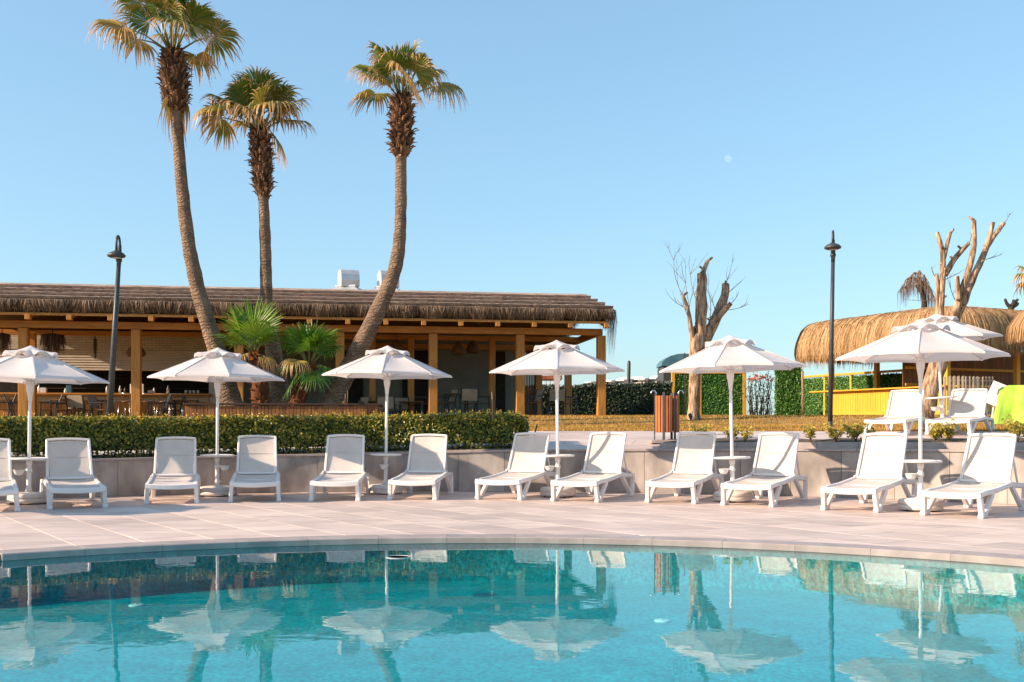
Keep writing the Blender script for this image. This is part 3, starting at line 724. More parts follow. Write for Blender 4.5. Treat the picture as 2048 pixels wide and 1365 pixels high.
def sleeve_mesh():
    m = MB(); m.lathe([(.045, .15), (.04, .2), (.031, .24), (.031, .53), (.040, .56), (.043, .60), (.03, .61)], 14); return m.mesh('sleeve', m_plastic)
def table_mesh():
    m = MB(); m.lathe([(.03, .612), (.20, .616), (.255, .622), (.262, .635), (.258, .645), (.245, .648), (.24, .642), (.03, .642)], 30); return m.mesh('table_top', m_plastic)
def cup_mesh():
    m = MB(); m.lathe([(.01, .40), (.04, .405), (.062, .435), (.072, .475), (.078, .478), (.070, .478), (.058, .44), (.03, .415), (0, .412)], 16, (.13, 0, 0)); m.bar((.025, 0, .47), (.07, 0, .468), .03, .02)
    m.lathe([(.042, .44), (.042, .49)], 12); return m.mesh('cup_holder', m_plastic)
def knob_mesh():
    m = MB(); m.tube([(.03, 0, .225), (.07, 0, .225)], [.010, .016], 8); return m.mesh('knob', m_plastic)
UM = {k: f() for k, f in dict(canopy=canopy_mesh, vent_cap=cap_mesh, rib=rib_mesh, strut=strut_mesh, hub=hub_mesh, base=base_mesh, foot=foot_mesh, sleeve=sleeve_mesh, table_top=table_mesh, cup_holder=cup_mesh, knob=knob_mesh).items()}
def parasol(x, y, z, H, rot, cup, lean, label, sc=1.0):
    t = thing('parasol', label, 'parasol', (x, y, z), 0, 'white parasols with pole tables')
    t.rotation_euler = (0, radians(lean), 0)
    rim = H - UDROP - .03; Z = lambda q: (0, 0, q)
    m = MB(); m.tube([(0, 0, .17), (0, 0, rim + UDROP)], .0235, 12); m.build('pole', m_steel, t)
    c = link('canopy', UM['canopy'], t, Z(rim), rot); v = link('vent_cap', UM['vent_cap'], t, Z(rim), rot)
    c.scale = v.scale = (sc, sc, 1)
    link('hub', UM['hub'], t, Z(rim - .02))
    for k in range(8):
        r = link('rib', UM['rib'], t, Z(rim), rot + k * pi / 4); r.scale = (sc, sc, 1); s_ = link('strut', UM['strut'], t, Z(rim), rot + k * pi / 4)
    b = link('base', UM['base'], t)
    for k in range(4):
        a = k * pi / 2 + .4; f = link('foot', UM['foot'], b, (cos(a) * .21, sin(a) * .21, -.002))
    link('sleeve', UM['sleeve'], t); link('table_top', UM['table_top'], t); link('cup_holder', UM['cup_holder'], t, (0, 0, 0), cup); link('knob', UM['knob'], t, (0, 0, 0), cup + 1.3)
    return t
P8 = pi / 8
for (x, d, ya, rot, cup, lean, lab) in (
    (57, 14.7, 692, P8 * 1.25, radians(205), .8, 'leftmost white parasol, cut by the left edge of the picture'),
    (434, 16.4, 696, P8 * 1.1, radians(-15), .35, 'second white parasol from the left, in front of the leaning palm base'),
    (771, 16.9, 692, P8 * 2.1, radians(-95), .8, 'third white parasol from the left, cup hanging in front of its pole'),
    (1116, 16.2, 681, P8 * 1.9, radians(195), -.5, 'fourth white parasol, in front of the right end of the thatched bar'),
    (1460, 15.1, 671, P8 * .95, radians(190), -1.2, 'fifth white parasol, between the cut tree and the lamp post'),
    (1841, 13.45, 640, P8 * .98, radians(190), 0.0, 'largest and nearest white parasol, at the right')):
    X = (x - 1024) * d / F; H = EYE + (HZ - ya) * d / F
    if x == 1460: X = (1466 - 1024) * d / F
    parasol(X, d, 0, H, rot, cup, lean, lab)
X, Yd = 7.62, 18.55
parasol(X, Yd, ground(X, Yd) - .01, 2.12, P8 * .9, radians(190), -3.4, 'white parasol standing tilted on the lawn behind the largest one')
parasol(-8.75, 12.5, 0, 2.25, P8, radians(190), 0, 'white parasol just outside the left edge, casting the shadow on the deck')

# ------------------------------------------------------------------ litter bin
p = on(1334, 18.2)
t = thing('litter_bin', 'round litter bin of red-brown wooden slats on dark metal legs', 'bin', p)
m = MB(); m.lathe([(.13, .15), (.135, .70), (.12, .70), (.12, .17), (0, .17)], 18); m.build('liner', m_black, t)
sl = MB(); sl.box((0, 0, .435), (.046, .018, .62), bev=.004); slm = sl.mesh('slat', m_binw)
for k in range(18):
    a = 2 * pi * k / 18
    if k in (3, 9, 15): continue
    link('slat', slm, t, (cos(a) * .16, sin(a) * .16, 0), a + pi / 2)
for k in (3, 9, 15, 12):
    a = 2 * pi * k / 18 + (0 if k != 12 else .12); m = MB(); m.bar((cos(a) * .172, sin(a) * .172, -.02), (cos(a) * .172, sin(a) * .172, .80), .035, .012, up=(cos(a), sin(a), 0)); m.build('leg', m_dark, t)
for sx in (-1, 1):
    m = MB(); m.tube([(sx * .155, -.02, .72), (sx * .155, -.02, .80), (sx * .175, -.02, .835), (sx * .205, -.02, .835), (sx * .225, -.02, .80), (sx * .222, -.02, .775)], .009, 7); m.build('handle', m_chrome, t)
m = MB()
for z in (.20, .66): m.lathe([(.148, z), (.150, z), (.150, z + .03), (.148, z + .03)], 24)
m.build('hoop', m_dark, t)
q = MB(); q.box((p.x, p.y - .02, p.z + .015), (.62, .5, .06), bev=.008); tag(q.build('bin_plinth', m_coping), 'small pale stone slab under the litter bin', 'slab')
t.location.z += .045; t.scale = (1.25, 1.25, 1.02)

# ------------------------------------------------------------------ lamp posts
def lamp(base, top, hook, label, lowr=.075, upr=.045, lampdrop=.42):
    base, top = Vector(base), Vector(top); ax = top - base
    t = thing('lamp_post', label, 'street lamp', base, 0, 'dark lamp posts')
    m = MB(); m.tube([Vector((0, 0, -.05)), ax * .5, ax * .9], [lowr, (lowr + upr) / 2 * 1.0, upr], 14); m.build('pole', m_dark, t)
    m = MB(); m.lathe([(lowr * 1.7, -.02), (lowr * 1.7, .03), (lowr * 1.1, .05), (lowr * 1.05, .12), (lowr, .13)], 16); m.build('base_plate', m_dark, t)
    hk = Vector(hook).normalized(); pts = [ax * .86]
    for k in range(9):
        a = pi * k / 8; pts.append(ax * .955 + Vector((0, 0, .16 * sin(a))) + hk * (.085 - .085 * cos(a)))
    lp = ax * .955 + hk * .17; pts.append(Vector((lp.x, lp.y, ax.z - lampdrop + .09)))
    m = MB(); m.tube(pts, .024, 10); a = m.build('arm', m_dark, t)
    m = MB(); m.tube([ax * .84, ax * .90, ax * .955], [.042, .05, .03], 10); m.lathe([(.06, 0), (.06, .05)], 12, ax * .87); m.build('collar', m_dark, a)
    c = Vector((lp.x, lp.y, ax.z - lampdrop))
    m = MB(); m.lathe([(.10, -.055), (.165, -.03), (.175, .0), (.13, .045), (.06, .075), (.03, .10), (.0, .10)], 24, c); s_ = m.build('lamp_shade', m_dark, t)
    m = MB(); m.lathe([(.0, -.065), (.08, -.06), (.1, -.052)], 20, c); m.build('diffuser', m_glass, s_)
    return t
lamp(on(1660, 22), at(1667, 462, 22), (-.35, -.9, 0), 'dark lamp post on the lawn right of the cut tree', .052, .038, .37)
b = on(217, 20.6); lamp(b, at(241, 473, 20.6), (-.03, -1, 0), 'dark leaning lamp post left, in front of the thatched bar', .065, .04, .40)

# ------------------------------------------------------------------ palms
def spline(pts, n):
    pts = [Vector(p) for p in pts]; out = []
    for i in range(n + 1):
        u = i / n * (len(pts) - 1); k = min(int(u), len(pts) - 2); t = u - k
        p0, p1, p2, p3 = pts[max(k - 1, 0)], pts[k], pts[k + 1], pts[min(k + 2, len(pts) - 1)]
        out.append(.5 * ((2 * p1) + (p2 - p0) * t + (2 * p0 - 5 * p1 + 4 * p2 - p3) * t * t + (3 * p1 - p0 - 3 * p2 + p3) * t ** 3))
    return out
def fan_frond(root, parent, origin, az, el, plen, L, droop, dry, mat, nseg=34, spread=112, twist=0.0, tiltn=.55):
    """petiole from origin in direction (az, el), then a pleated fan whose segment tips hang"""
    d = Vector((cos(az) * cos(el), sin(az) * cos(el), sin(el)))
    hub = Vector(origin) + d * plen + Vector((0, 0, -.10 * plen * cos(el)))
    side = d.cross(Vector((0, 0, 1)))
    if side.length < .1: side = Vector((cos(az + pi / 2), sin(az + pi / 2), 0))
    side.normalize(); nrm = side.cross(d).normalized()
    # the blade bends away from the petiole: its axis leans out and down
    ax = (d * cos(tiltn) - nrm * sin(tiltn)).normalized(); side = Matrix.Rotation(twist, 3, ax) @ side; nb = side.cross(ax).normalized()
    m = MB(); us = (.06, .32, .55, .68, .80, .91, 1.0)
    for i in range(nseg):
        th = radians(-spread + 2 * spread * (i + .5) / nseg) + U(-.015, .015)
        dr = ax * cos(th) + side * sin(th)
        Ls = L * (1 - .22 * (abs(th) / radians(spread)) ** 2) * U(.9, 1.06)
        dth = radians(2 * spread / nseg); cr = min(1, max(0, dry + U(-.22, .22))); m.cr = cr
        pv = []; dp = droop * U(.7, 1.35); sway = Vector((U(-.12, .12), U(-.12, .12), 0))
        cross = nb.cross(dr).normalized()
        for u in us:
            over = max(0, u - .42) / .58
            p = hub + dr * (u * Ls * (1 - .30 * dp * over ** 1.5)) + nb * (.10 * L * sin(u * 1.6) * (1 - abs(th) / 2.4)) + Vector((0, 0, -1)) * (dp * Ls * .62 * over ** 1.9) + sway * Ls * over ** 2
            w = u * Ls * dth * 1.04 if u <= .56 else .55 * Ls * dth * 1.04 * max(.05, (1 - (u - .55) / .47)) ** .8
            pv.append((p, w, u))
        vs = []; ts = []
        for p, w, u in pv:
            vs += [p - cross * w / 2, p + nb * w * .30, p + cross * w / 2]; ts += [u] * 3
        fs = []
        for k in range(len(us) - 1):
            a = k * 3; fs += [(a, a + 1, a + 4, a + 3), (a + 1, a + 2, a + 5, a + 4)]
        m.add(vs, fs, False, ts)
    f = m.build('frond', mat, parent)
    q = MB(); o = Vector(origin); mid = o + d * plen * .55 + Vector((0, 0, .02)); q.tube([o, mid, hub, hub + ax * L * .12], [.026, .018, .014, .006], 6)
    q.build('petiole', m_petiole, f); return f
def boots(parent, line, radii, n, mat, up=.5, size=(.07, .16), name='leaf_bases', flare=1.0):
    m = MB()
    for i in range(n):
        u = (i + U(0, 1)) / n; k = u * (len(line) - 1); j = min(int(k), len(line) - 2); c = line[j].lerp(line[j + 1], k - j)
        r = radii[j] * (1 - (k - j)) + radii[j + 1] * (k - j); a = i * 2.39996 + U(-.3, .3)
        out = Vector((cos(a), sin(a), 0)); e = U(up * .2, up * 1.9); dr = (out * cos(e) + Vector((0, 0, sin(e)))).normalized() * 1.0
        sd_ = Vector((-sin(a), cos(a), 0)); w = U(*size) * .75; l = U(size[1] * .8, size[1] * 1.6) * flare
        b = c + out * (r * .62); m.cr = U(0, 1); mid = b + dr * l * .55 + Vector((0, 0, .03)) ; tip = b + dr * l + Vector((U(-.03, .03), U(-.03, .03), U(-.03, .03)))
        th = dr.cross(sd_) * (w * .22)
        vs = [b - sd_ * w / 2, b + sd_ * w / 2, mid + sd_ * w * .42 + th, mid - sd_ * w * .42 + th, tip + sd_ * w * .22, tip - sd_ * w * .22, b - th * 2.2, mid - th * .8, tip - th * .3]
        m.add(vs, [(0, 1, 2, 3), (3, 2, 4, 5), (1, 6, 7, 2), (6, 0, 3, 7), (2, 7, 8, 4), (7, 3, 5, 8), (4, 8, 5)], False, [0, 0, .6, .6, 1, 1, 0, .4, .8])
    o = m.build(name, mat, parent); return stuff(o)
def tall_palm(label, D, pix, wid, skirt_k, skirt_w, crown, nfr, Lf, pl, seed, extra=()):
    random.seed(seed)
    pts = [at(x, y, D) for x, y in pix]; base = pts[0]
    t = thing('fan_palm', label, 'palm', base, 0, 'tall fan palms in the wooden planter')
    loc = [p - base for p in pts]; line = spline(loc, 60)
    rad = [interp(i / 60 * (len(pix) - 1), list(range(len(pix))), [w * D / F / 2 for w in wid]) * (1 + .03 * sin(i * 2.1) + U(-.02, .02)) for i in range(61)]
    m = MB(); m.tube(line, rad, 18, .10); m.build('trunk', m_trunk, t)
    i0 = int(60 * skirt_k / (len(pix) - 1)); sk = line[i0:]
    n = len(sk); sw = [interp(k / (n - 1), [0, .12, .45, .8, 1], [skirt_w[0], skirt_w[1], skirt_w[2], skirt_w[3], skirt_w[4]]) * D / F / 2 for k in range(n)]
    m = MB(); m.cr = .25; m.tube(sk, [w * .62 for w in sw], 14, .25); m.build('skirt_core', m_boot, t)
    boots(t, sk, sw, 330, m_boot, .6, (.06, .13))
    top = line[-1] + Vector((0, 0, -.02))
    for i in range(nfr):
        az = i * 2.39996 + seed; u = i / (nfr - 1)
        el = radians(interp(u, [0, .25, .5, .75, 1], [84, 68, 54, 38, 24]) + U(-7, 7))
        fan_frond(t, t, top + Vector((cos(az) * .05, sin(az) * .05, 0)), az, el, pl * U(.8, 1.2), Lf * U(.85, 1.12), .2 + .45 * u + U(-.1, .2), .30 + .55 * u ** 1.2 + U(-.15, .25), m_palm, 34, 112, U(-1.0, 1.0), .15 + .5 * u + U(-.15, .2))
    for (az, el, l, dr_) in extra:
        fan_frond(t, t, sk[int(len(sk) * .45)], az, el, .25, l, 1.3, 1.0, m_palm, 16, 60, 0, .9)
    return t
PD = 24.6
tall_palm('tallest leaning fan palm, left, its crown cut by the top of the picture', PD, [(466, 818), (448, 752), (430, 690), (395, 575), (375, 470), (362, 350), (352, 222), (346, 105)], [48, 39, 34, 29, 26, 24, 22, 20],
          5.95, (26, 66, 76, 62, 40), None, 17, .92, 1.05, 3, [(-.6, radians(-62), .95, 1), (2.6, radians(-70), .55, 1)])
tall_palm('middle and shortest of the tall fan palms, straight trunk', PD + .5, [(566, 818), (552, 740), (542, 670), (533, 600), (531, 500), (527, 390), (523, 320), (519, 263)], [44, 36, 30, 25, 22, 20, 21, 22],
          5.0, (24, 42, 54, 52, 36), None, 19, .92, .80, 11, [(-.5, radians(-65), .5, 1)])
tall_palm('right fan palm whose trunk curves up from the right-leaning base', PD - .3, [(655, 818), (692, 748), (735, 665), (768, 595), (793, 525), (801, 440), (802, 312), (804, 198)], [44, 38, 34, 30, 27, 24, 22, 20],
          6.0, (24, 54, 62, 56, 36), None, 17, .80, .80, 23)
random.seed(5)
def young_palm(label, D, pix, wid, fr, tone, seed):
    random.seed(seed); pts = [at(x, y, D) for x, y in pix]; base = pts[0]; line = spline([p - base for p in pts], 16)
    t = thing('young_palm', label, 'palm', base, 0, 'young fan palms in the wooden planter')
    rad = [interp(i / 16 * (len(pix) - 1), list(range(len(pix))), [w * D / F / 2 for w in wid]) for i in range(17)]
    m = MB(); m.tube(line, [r * .85 for r in rad], 12, .2); m.build('trunk', m_redboot, t)
    boots(t, line, rad, 130, m_redboot, .9, (.06, .12)); top = line[-1]
    for (az, el, pl, L, dp, dry, sp, tn) in fr:
        f = fan_frond(t, t, top, radians(az), radians(el), pl, L, dp, dry, m_palm if dry > .7 else m_ypalm, 40, sp, U(-.2, .2), tn)
    return t
young_palm('young bright green fan palm, left of the two in the planter', 23.9, [(521, 815), (518, 775), (513, 735), (510, 712)], [40, 36, 30, 22],
    [(150, 66, .50, .78, .08, .55, 105, .1), (-100, 74, .55, .88, .06, .45, 100, -.15), (70, 72, .62, .80, .05, .7, 95, .1), (205, 38, .48, .70, .25, .35, 100, .3), (-40, 50, .40, .55, .3, .4, 95, .4), (-130, 8, .30, .5, .8, .9, 90, .6), (-30, 0, .3, .45, .9, .95, 90, .6), (120, 40, .5, .6, .3, .4, 100, .3), (-75, 52, .5, .72, .15, .6, 105, .1), (180, 62, .62, .8, .1, .7, 100, .0), (-150, 50, .5, .7, .2, .6, 100, .2)], 0, 31)
young_palm('young darker green fan palm, right of the two in the planter', 24.0, [(594, 815), (603, 785), (613, 755), (618, 738)], [44, 34, 24, 20],
    [(-80, 62, .50, .85, .15, .15, 112, .25), (100, 70, .6, .8, .1, .3, 105, .2), (165, 60, .55, .72, .35, .2, 105, .4), (20, 50, .52, .72, .45, .35, 105, .5), (0, 64, .65, .7, .3, .5, 105, .4), (-10, 12, .35, .55, .6, .2, 100, .6), (190, 20, .3, .6, .5, .1, 105, .6), (-120, 30, .42, .55, .85, .9, 100, .8), (-60, -10, .3, .6, .4, .1, 110, .7), (200, -25, .3, .6, .4, .1, 110, .7), (-45, 58, .55, .75, .2, .3, 105, .3), (-130, 64, .6, .75, .25, .2, 105, .3)], 0, 37)
random.seed(9)
# planter
pl0, pl1 = at(372, 0, 23.2), at(756, 0, 23.6)
pz = ground(-5, 23.4) - .05; ztop = at(0, 808, 23.2).z
pt = thing('wooden_planter', 'long brown slatted wooden planter holding the palms', 'planter', (pl0.x, pl0.y, pz), atan2(pl1.y - pl0.y, pl1.x - pl0.x))
PLn = hypot(pl1.x - pl0.x, pl1.y - pl0.y); H = ztop - pz; n = 54
sl = MB(); sl.box((0, 0, H / 2 - .02), (PLn / n - .008, .03, H - .05), bev=.004); slm = sl.mesh('slat', m_deckw)
for k in range(n): link('slat', slm, pt, ((k + .5) * PLn / n, U(-.003, .003), 0))
ns = 18
for k in range(ns):
    link('slat', slm, pt, (PLn + .02, .04 + (k + .5) * 1.9 / ns, 0), pi / 2); link('slat', slm, pt, (-.02, .04 + (k + .5) * 1.9 / ns, 0), pi / 2)
m = MB(); m.box((PLn / 2, -.01, H - .005), (PLn + .12, .10, .045), bev=.006); m.build('top_rail', m_dwood, pt)
m = MB(); m.box((PLn / 2, 1.95, H - .005), (PLn + .12, .10, .045), bev=.006); m.box((-.03, .97, H - .006), (.1, 1.8, .043), bev=.006); m.box((PLn + .03, .97, H - .006), (.1, 1.8, .043), bev=.006); m.build('top_rail', m_dwood, pt)
m = MB(); m.box((PLn / 2, .98, H / 2 - .05), (PLn - .06, 1.86, H - .06)); m.build('soil', m_soil, pt)
for k in range(3):
    p = at(690 - 130 * (k == 2) + 12 * k, 806, 23.4); m = MB()
    for q in range(2): m.tube([p + Vector((q * .05, 0, -.05)), p + Vector((q * .05 + .01, 0, .2 + .08 * q))], [.012, .008], 5)
    if k == 0: tag(m.build('palm_offshoot', m_twig), 'two thin pale sticks standing in the planter between the palms', 'sticks')

# ------------------------------------------------------------------ cut trees
def branch(m, pts, r0, r1, n=9, wob=.22, k=10):
    line = spline(pts, k); m.tube(line, [r0 + (r1 - r0) * i / k for i in range(k + 1)], n, wob); return line
def twigs(m, p, d, L, depth, rad):
    pts = [p]; q = Vector(p); dd = Vector(d).normalized()
    for i in range(5):
        dd = (dd + Vector((U(-.22, .22), U(-.22, .22), U(-.05, .16)))).normalized(); q = q + dd * L / 5; pts.append(q.copy())
    m.tube(pts, [rad * (1 - .14 * i) for i in range(6)], 5)
    if depth:
        for _ in range(3):
            i = random.randint(1, 4); twigs(m, pts[i], dd + Vector((U(-.9, .9), U(-.9, .9), U(-.2, .6))), L * U(.35, .6), depth - 1, rad * .6)
def cut_tree(label, D, trunk, limbs, tw, stubs=()):
    base = at(*trunk[0][:2], D); t = thing('pollarded_tree', label, 'tree', base)
    V = lambda x, y, dy=0: at(x, y, D + dy) - base
    m = MB(); line = spline([V(x, y) for x, y, w in trunk], 14); ws = [w * D / F / 2 for x, y, w in trunk]
    m.tube(line, [interp(i / 14 * (len(ws) - 1), list(range(len(ws))), ws) for i in range(15)], 14, .22); m.build('trunk', m_bark, t)
    for pts, w0, w1 in limbs:
        m = MB(); branch(m, [V(*p) for p in pts], w0 * D / F / 2, w1 * D / F / 2, 10, .25, 12)
        for i in range(1, len(pts)):
            p = V(*pts[i]); a = U(0, 2 * pi)
            if random.random() < .6: m.tube([p, p + Vector((cos(a) * .12, sin(a) * .12, .09))], [.035, .025], 6, .2)
        m.build('limb', m_bark, t)
    m = MB()
    for (x, y, dx, dz, L, dep) in tw: twigs(m, V(x, y), Vector((dx, U(-.3, .3), dz)), L * .85, dep, .010)
    m.build('twigs', m_twig, t); return t
random.seed(21)
cut_tree('cut bare tree with three sawn limbs, left of the lamp post on the lawn', 27.0,
    [(1388, 846, 36), (1388, 820, 24), (1390, 760, 23), (1392, 715, 26), (1396, 690, 34), (1402, 672, 30)],
    [([(1400, 690), (1402, 650), (1403, 600), (1404, 560), (1402, 546)], 24, 18), ([(1402, 560), (1408, 540), (1416, 522)], 12, 7), ([(1404, 690, 0), (1425, 650, .1), (1447, 600, .15), (1452, 568, .2)], 26, 14),
     ([(1432, 640, 0), (1448, 622, -.1), (1462, 607, -.2)], 13, 9), ([(1388, 700, 0), (1382, 660, -.1), (1376, 620, -.1), (1366, 592, -.1)], 12, 6), ([(1390, 690), (1386, 670), (1386, 656)], 10, 8), ([(1408, 668), (1425, 645), (1436, 632)], 10, 7), ([(1398, 680), (1394, 655), (1394, 645)], 9, 8)],
    [(1366, 592, -.35, 1, 1.5, 2), (1376, 620, -1, .55, 1.05, 1), (1378, 640, -.15, 1, 1.9, 2), (1398, 612, -.35, 1, 1.7, 1), (1410, 640, .5, .3, .9, 1), (1452, 572, .15, 1, .9, 1), (1450, 590, .9, .4, .7, 1), (1446, 620, 1, -.2, .8, 1), (1420, 640, .1, 1, 1.3, 1), (1430, 620, -.3, 1, 1.1, 1), (1462, 607, .8, .5, .45, 1), (1384, 650, -.5, .8, 1.2, 1)])
cut_tree('cut bare tree with tall sawn limbs behind the right parasols', 24.5,
    [(1848, 842, 40), (1862, 775, 34), (1880, 720, 34), (1890, 670, 36), (1898, 640, 36)],
    [([(1878, 660), (1882, 600), (1886, 545), (1884, 500), (1874, 465)], 16, 8), ([(1884, 530, 0), (1892, 500, 0), (1900, 468, 0)], 9, 7), ([(1890, 550, 0), (1908, 520, .1), (1925, 500, .1), (1938, 487, .1)], 12, 8), ([(1874, 640), (1876, 590), (1873, 548)], 10, 8),
     ([(1902, 650, -.1), (1922, 590, -.1), (1940, 530, -.2), (1948, 490, -.2), (1948, 441, -.2)], 16, 8), ([(1910, 640, .1), (1936, 580, .2), (1958, 530, .3), (1975, 490, .3), (1986, 445, .3)], 20, 8), ([(1972, 495, .3), (1990, 470, .3), (2008, 446, .3)], 12, 8), ([(1918, 600, -.2), (1915, 575, -.2), (1914, 553, -.2)], 11, 8), ([(1925, 610, 0), (1928, 588, 0), (1931, 580, 0)], 12, 9)],
    [(1938, 487, .4, .9, .35, 1), (2008, 446, .8, .6, .3, 1), (1885, 600, -1, -.1, 1.0, 1), (1890, 560, .6, .2, .6, 1), (1910, 600, -.6, 1, .8, 1), (1970, 520, 1, .2, .5, 1), (1878, 560, -.8, .4, .5, 1)])
random.seed(40)
# drooping bare palm-like tree behind the hut
D = 46; b0 = on(1850, D); t = thing('drooping_dead_tree', 'dead tree with drooping brown fronds behind the straw roof', 'tree', b0)
V = lambda x, y: at(x, y, D) - b0
m = MB(); branch(m, [Vector((0, 0, 0)), V(1850, 700), V(1849, 620), V(1846, 590), V(1832, 570)], .2, .08); m.build('trunk', m_darkbark, t)
for (x, y, s0) in ((1812, 560, -1), (1822, 552, -1), (1850, 556, 1), (1835, 548, 0), (1860, 575, 1)):
    m = MB(); l = branch(m, [V(1845, 592), V((1845 + x) / 2, y - 4), V(x, y), V(x + s0 * 6, y + 14)], .05, .02, 6)
    for p in l[4:]:
        for _ in range(5): m.cr = U(0, .7); q = p + Vector((U(-.2, .2), U(-.2, .2), 0)); m.ribbon([p, q + Vector((0, 0, -.3)), q + Vector((0, 0, -U(.5, 1.1)))], [.03, .025, .008], (1, 0, 0))
    m.build('frond', m_twig, t)
D = 60; b0 = on(2022, D); t = thing('stubby_pollard', 'small dark pollarded tree top above the straw roof, far right', 'tree', b0); V = lambda x, y: at(x, y, D) - b0
m = MB(); branch(m, [Vector((0, 0, 0)), V(2022, 660), V(2022, 614)], .28, .16); m.build('trunk', m_darkbark, t)
for pts in ([(2022, 616), (2014, 608), (2010, 598)], [(2022, 616), (2030, 606), (2036, 599)], [(2024, 612), (2028, 604), (2026, 600)], [(2022, 616), (2033, 610), (2036, 606)]):
    m = MB(); branch(m, [V(*p) for p in pts], .12, .07, 7); m.build('limb', m_darkbark, t)
D = 30; b0 = on(2085, D); t = thing('edge_palm', 'palm with drooping brown frond tips at the right edge of the picture', 'palm', b0); V = lambda x, y: at(x, y, D) - b0
m = MB(); branch(m, [Vector((0, 0, 0)), V(2086, 700), V(2084, 565)], .2, .13); m.build('trunk', m_trunk, t)
for k in range(9): fan_frond(t, t, V(2084, 565), k * 2.4, radians(60 - 8 * k), .5, .6, .6 + .08 * k, .5 + .05 * k, m_palm, 22, 105, 0, .5)

# ------------------------------------------------------------------ thatched bar pavilion
random.seed(50)
O = Vector((2.71, 32.0)); ux = Vector((16.42, 2.5)).normalized(); vx = Vector((-ux.y, ux.x)); PZ = 1.43
def lt(xp, v):                                   # local x of picture column xp on the line v metres inside the front
    k = (xp - 1024) / F; a = O + vx * v; return (k * a.y - a.x) / (ux.x - k * ux.y)
def lz(xp, y, v):                                # local height of a row there
    t_ = lt(xp, v); Y = (O + vx * v + ux * t_).y; return EYE - (y - HZ) * Y / F - PZ
bar = thing('thatched_bar', 'long timber poolside bar pavilion with a weathered thatched roof', 'pavilion', (O.x, O.y, PZ), atan2(ux.y, ux.x))
XL, XR = -19.5, .04
FL = -.26                                        # the left part of the floor lies lower
m = MB(); m.box((-2.6, 3.4, -.12), (5.6, 7.6, .24)); m.build('floor', m_dwood, bar)
m = MB(); m.box((-12.5, 3.4, FL - .12), (14.2, 7.6, .24)); m.build('floor', m_dwood, bar)
def post(x, v, h, w=.25, z0=-.3): q = MB(); q.box((x, v, (h + z0) / 2), (w, w, h - z0), bev=.012); return q.build('post', m_wood, bar)
for xp in (48, 273, 478, 680, 866, 1040, 1202): post(lt(xp, 0), 0, 2.45)
post(lt(48, 0) - 2.8, 0, 2.45)
for xp in (65, 745, 822, 984): post(lt(xp, 2.6), 2.6, 2.55, .2)
for xp in (1077, 1136): post(lt(xp, 6.2), 6.2, 2.55, .24)
for z0, v, s_ in ((2.56, 0, .2), (2.55, 2.6, .16), (2.55, 6.2, .2)):
    q = MB(); q.box(((XL + XR) / 2, v, z0), (XR - XL, .16, s_), bev=.012); q.build('beam', m_woodx, bar)
q = MB(); q.box((-.02, 3.1, 2.57), (.15, 5.9, .2), bev=.01); q.build('beam', m_woodx, bar)
SL = (4.02 - 3.02) / 3.9
k = 0; x = -.02
raf = MB(); raf.bar((0, -.64, 2.73), (0, 3.2, 2.73 + 3.84 * SL * .92), .11, .13); rafm = raf.mesh('rafter', m_wood)
blk = MB(); blk.box((0, -.70, 2.70), (.14, .20, .16), bev=.01); blkm = blk.mesh('rafter_end', m_wood)
while x > XL: link('rafter', rafm, bar, (x, 0, 0)); link('rafter_end', blkm, bar, (x, 0, 0)); x -= 1.085
q = MB(); q.box(((XL + XR) / 2, -.755, 2.775), (XR - XL + .1, .04, .07), bev=.004); q.build('fascia', m_woodx, bar)
for j in range(22):                              # soffit boards
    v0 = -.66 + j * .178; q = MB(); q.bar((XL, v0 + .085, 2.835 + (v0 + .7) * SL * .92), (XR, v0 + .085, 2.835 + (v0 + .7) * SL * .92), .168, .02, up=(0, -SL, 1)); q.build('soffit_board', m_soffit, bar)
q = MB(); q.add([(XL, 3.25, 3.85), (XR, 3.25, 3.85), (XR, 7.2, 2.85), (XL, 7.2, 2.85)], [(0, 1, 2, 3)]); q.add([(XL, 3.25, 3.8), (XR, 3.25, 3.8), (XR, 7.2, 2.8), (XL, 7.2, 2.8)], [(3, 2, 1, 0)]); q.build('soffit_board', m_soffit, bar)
# thatch courses, ragged lower edges
NC = 4; v_e, z_e, v_r, z_r = -.78, 3.14, 3.2, 4.04
for c in range(NC):
    q = MB(); nx = 330; vs = []; a0 = c / NC; a1 = (c + 1.12) / NC
    for i in range(nx + 1):
        x = XL - .05 + (XR + .17 - XL) * i / nx
        if i == nx: x += .03
        ph_ = c * 17.3; rg = .05 * mnoise.noise(Vector((x * 1.3, ph_, 0))) + .04 * mnoise.noise(Vector((x * 7.7, ph_, 3))); hz = .022 * mnoise.noise(Vector((x * .7, ph_, 9))) + .006 * mnoise.noise(Vector((x * 7, ph_, 4)))
        va = v_e + (v_r - v_e) * a0 - .04 + rg * .9; za = z_e + (z_r - z_e) * a0
        vb = v_e + (v_r - v_e) * min(1.0, a1); zb = z_e + (z_r - z_e) * min(1.0, a1)
        vs += [(x, va + .10, za + .03), (x, va, za + .135 + hz), (x, (va + vb) / 2, (za + zb) / 2 + .09 + hz), (x, vb, zb + .02 + hz * .5), (x, vb, zb - .03)]
    q.add(vs, [(i * 5 + j, i * 5 + 5 + j, i * 5 + 6 + j, i * 5 + 1 + j) for i in range(nx) for j in range(4)])
    q.add([vs[0], vs[1], vs[2], vs[3], vs[4]], [(0, 1, 2, 3, 4)]); q.add(vs[-5:], [(4, 3, 2, 1, 0)])
    q.build('thatch_course', m_course, bar)
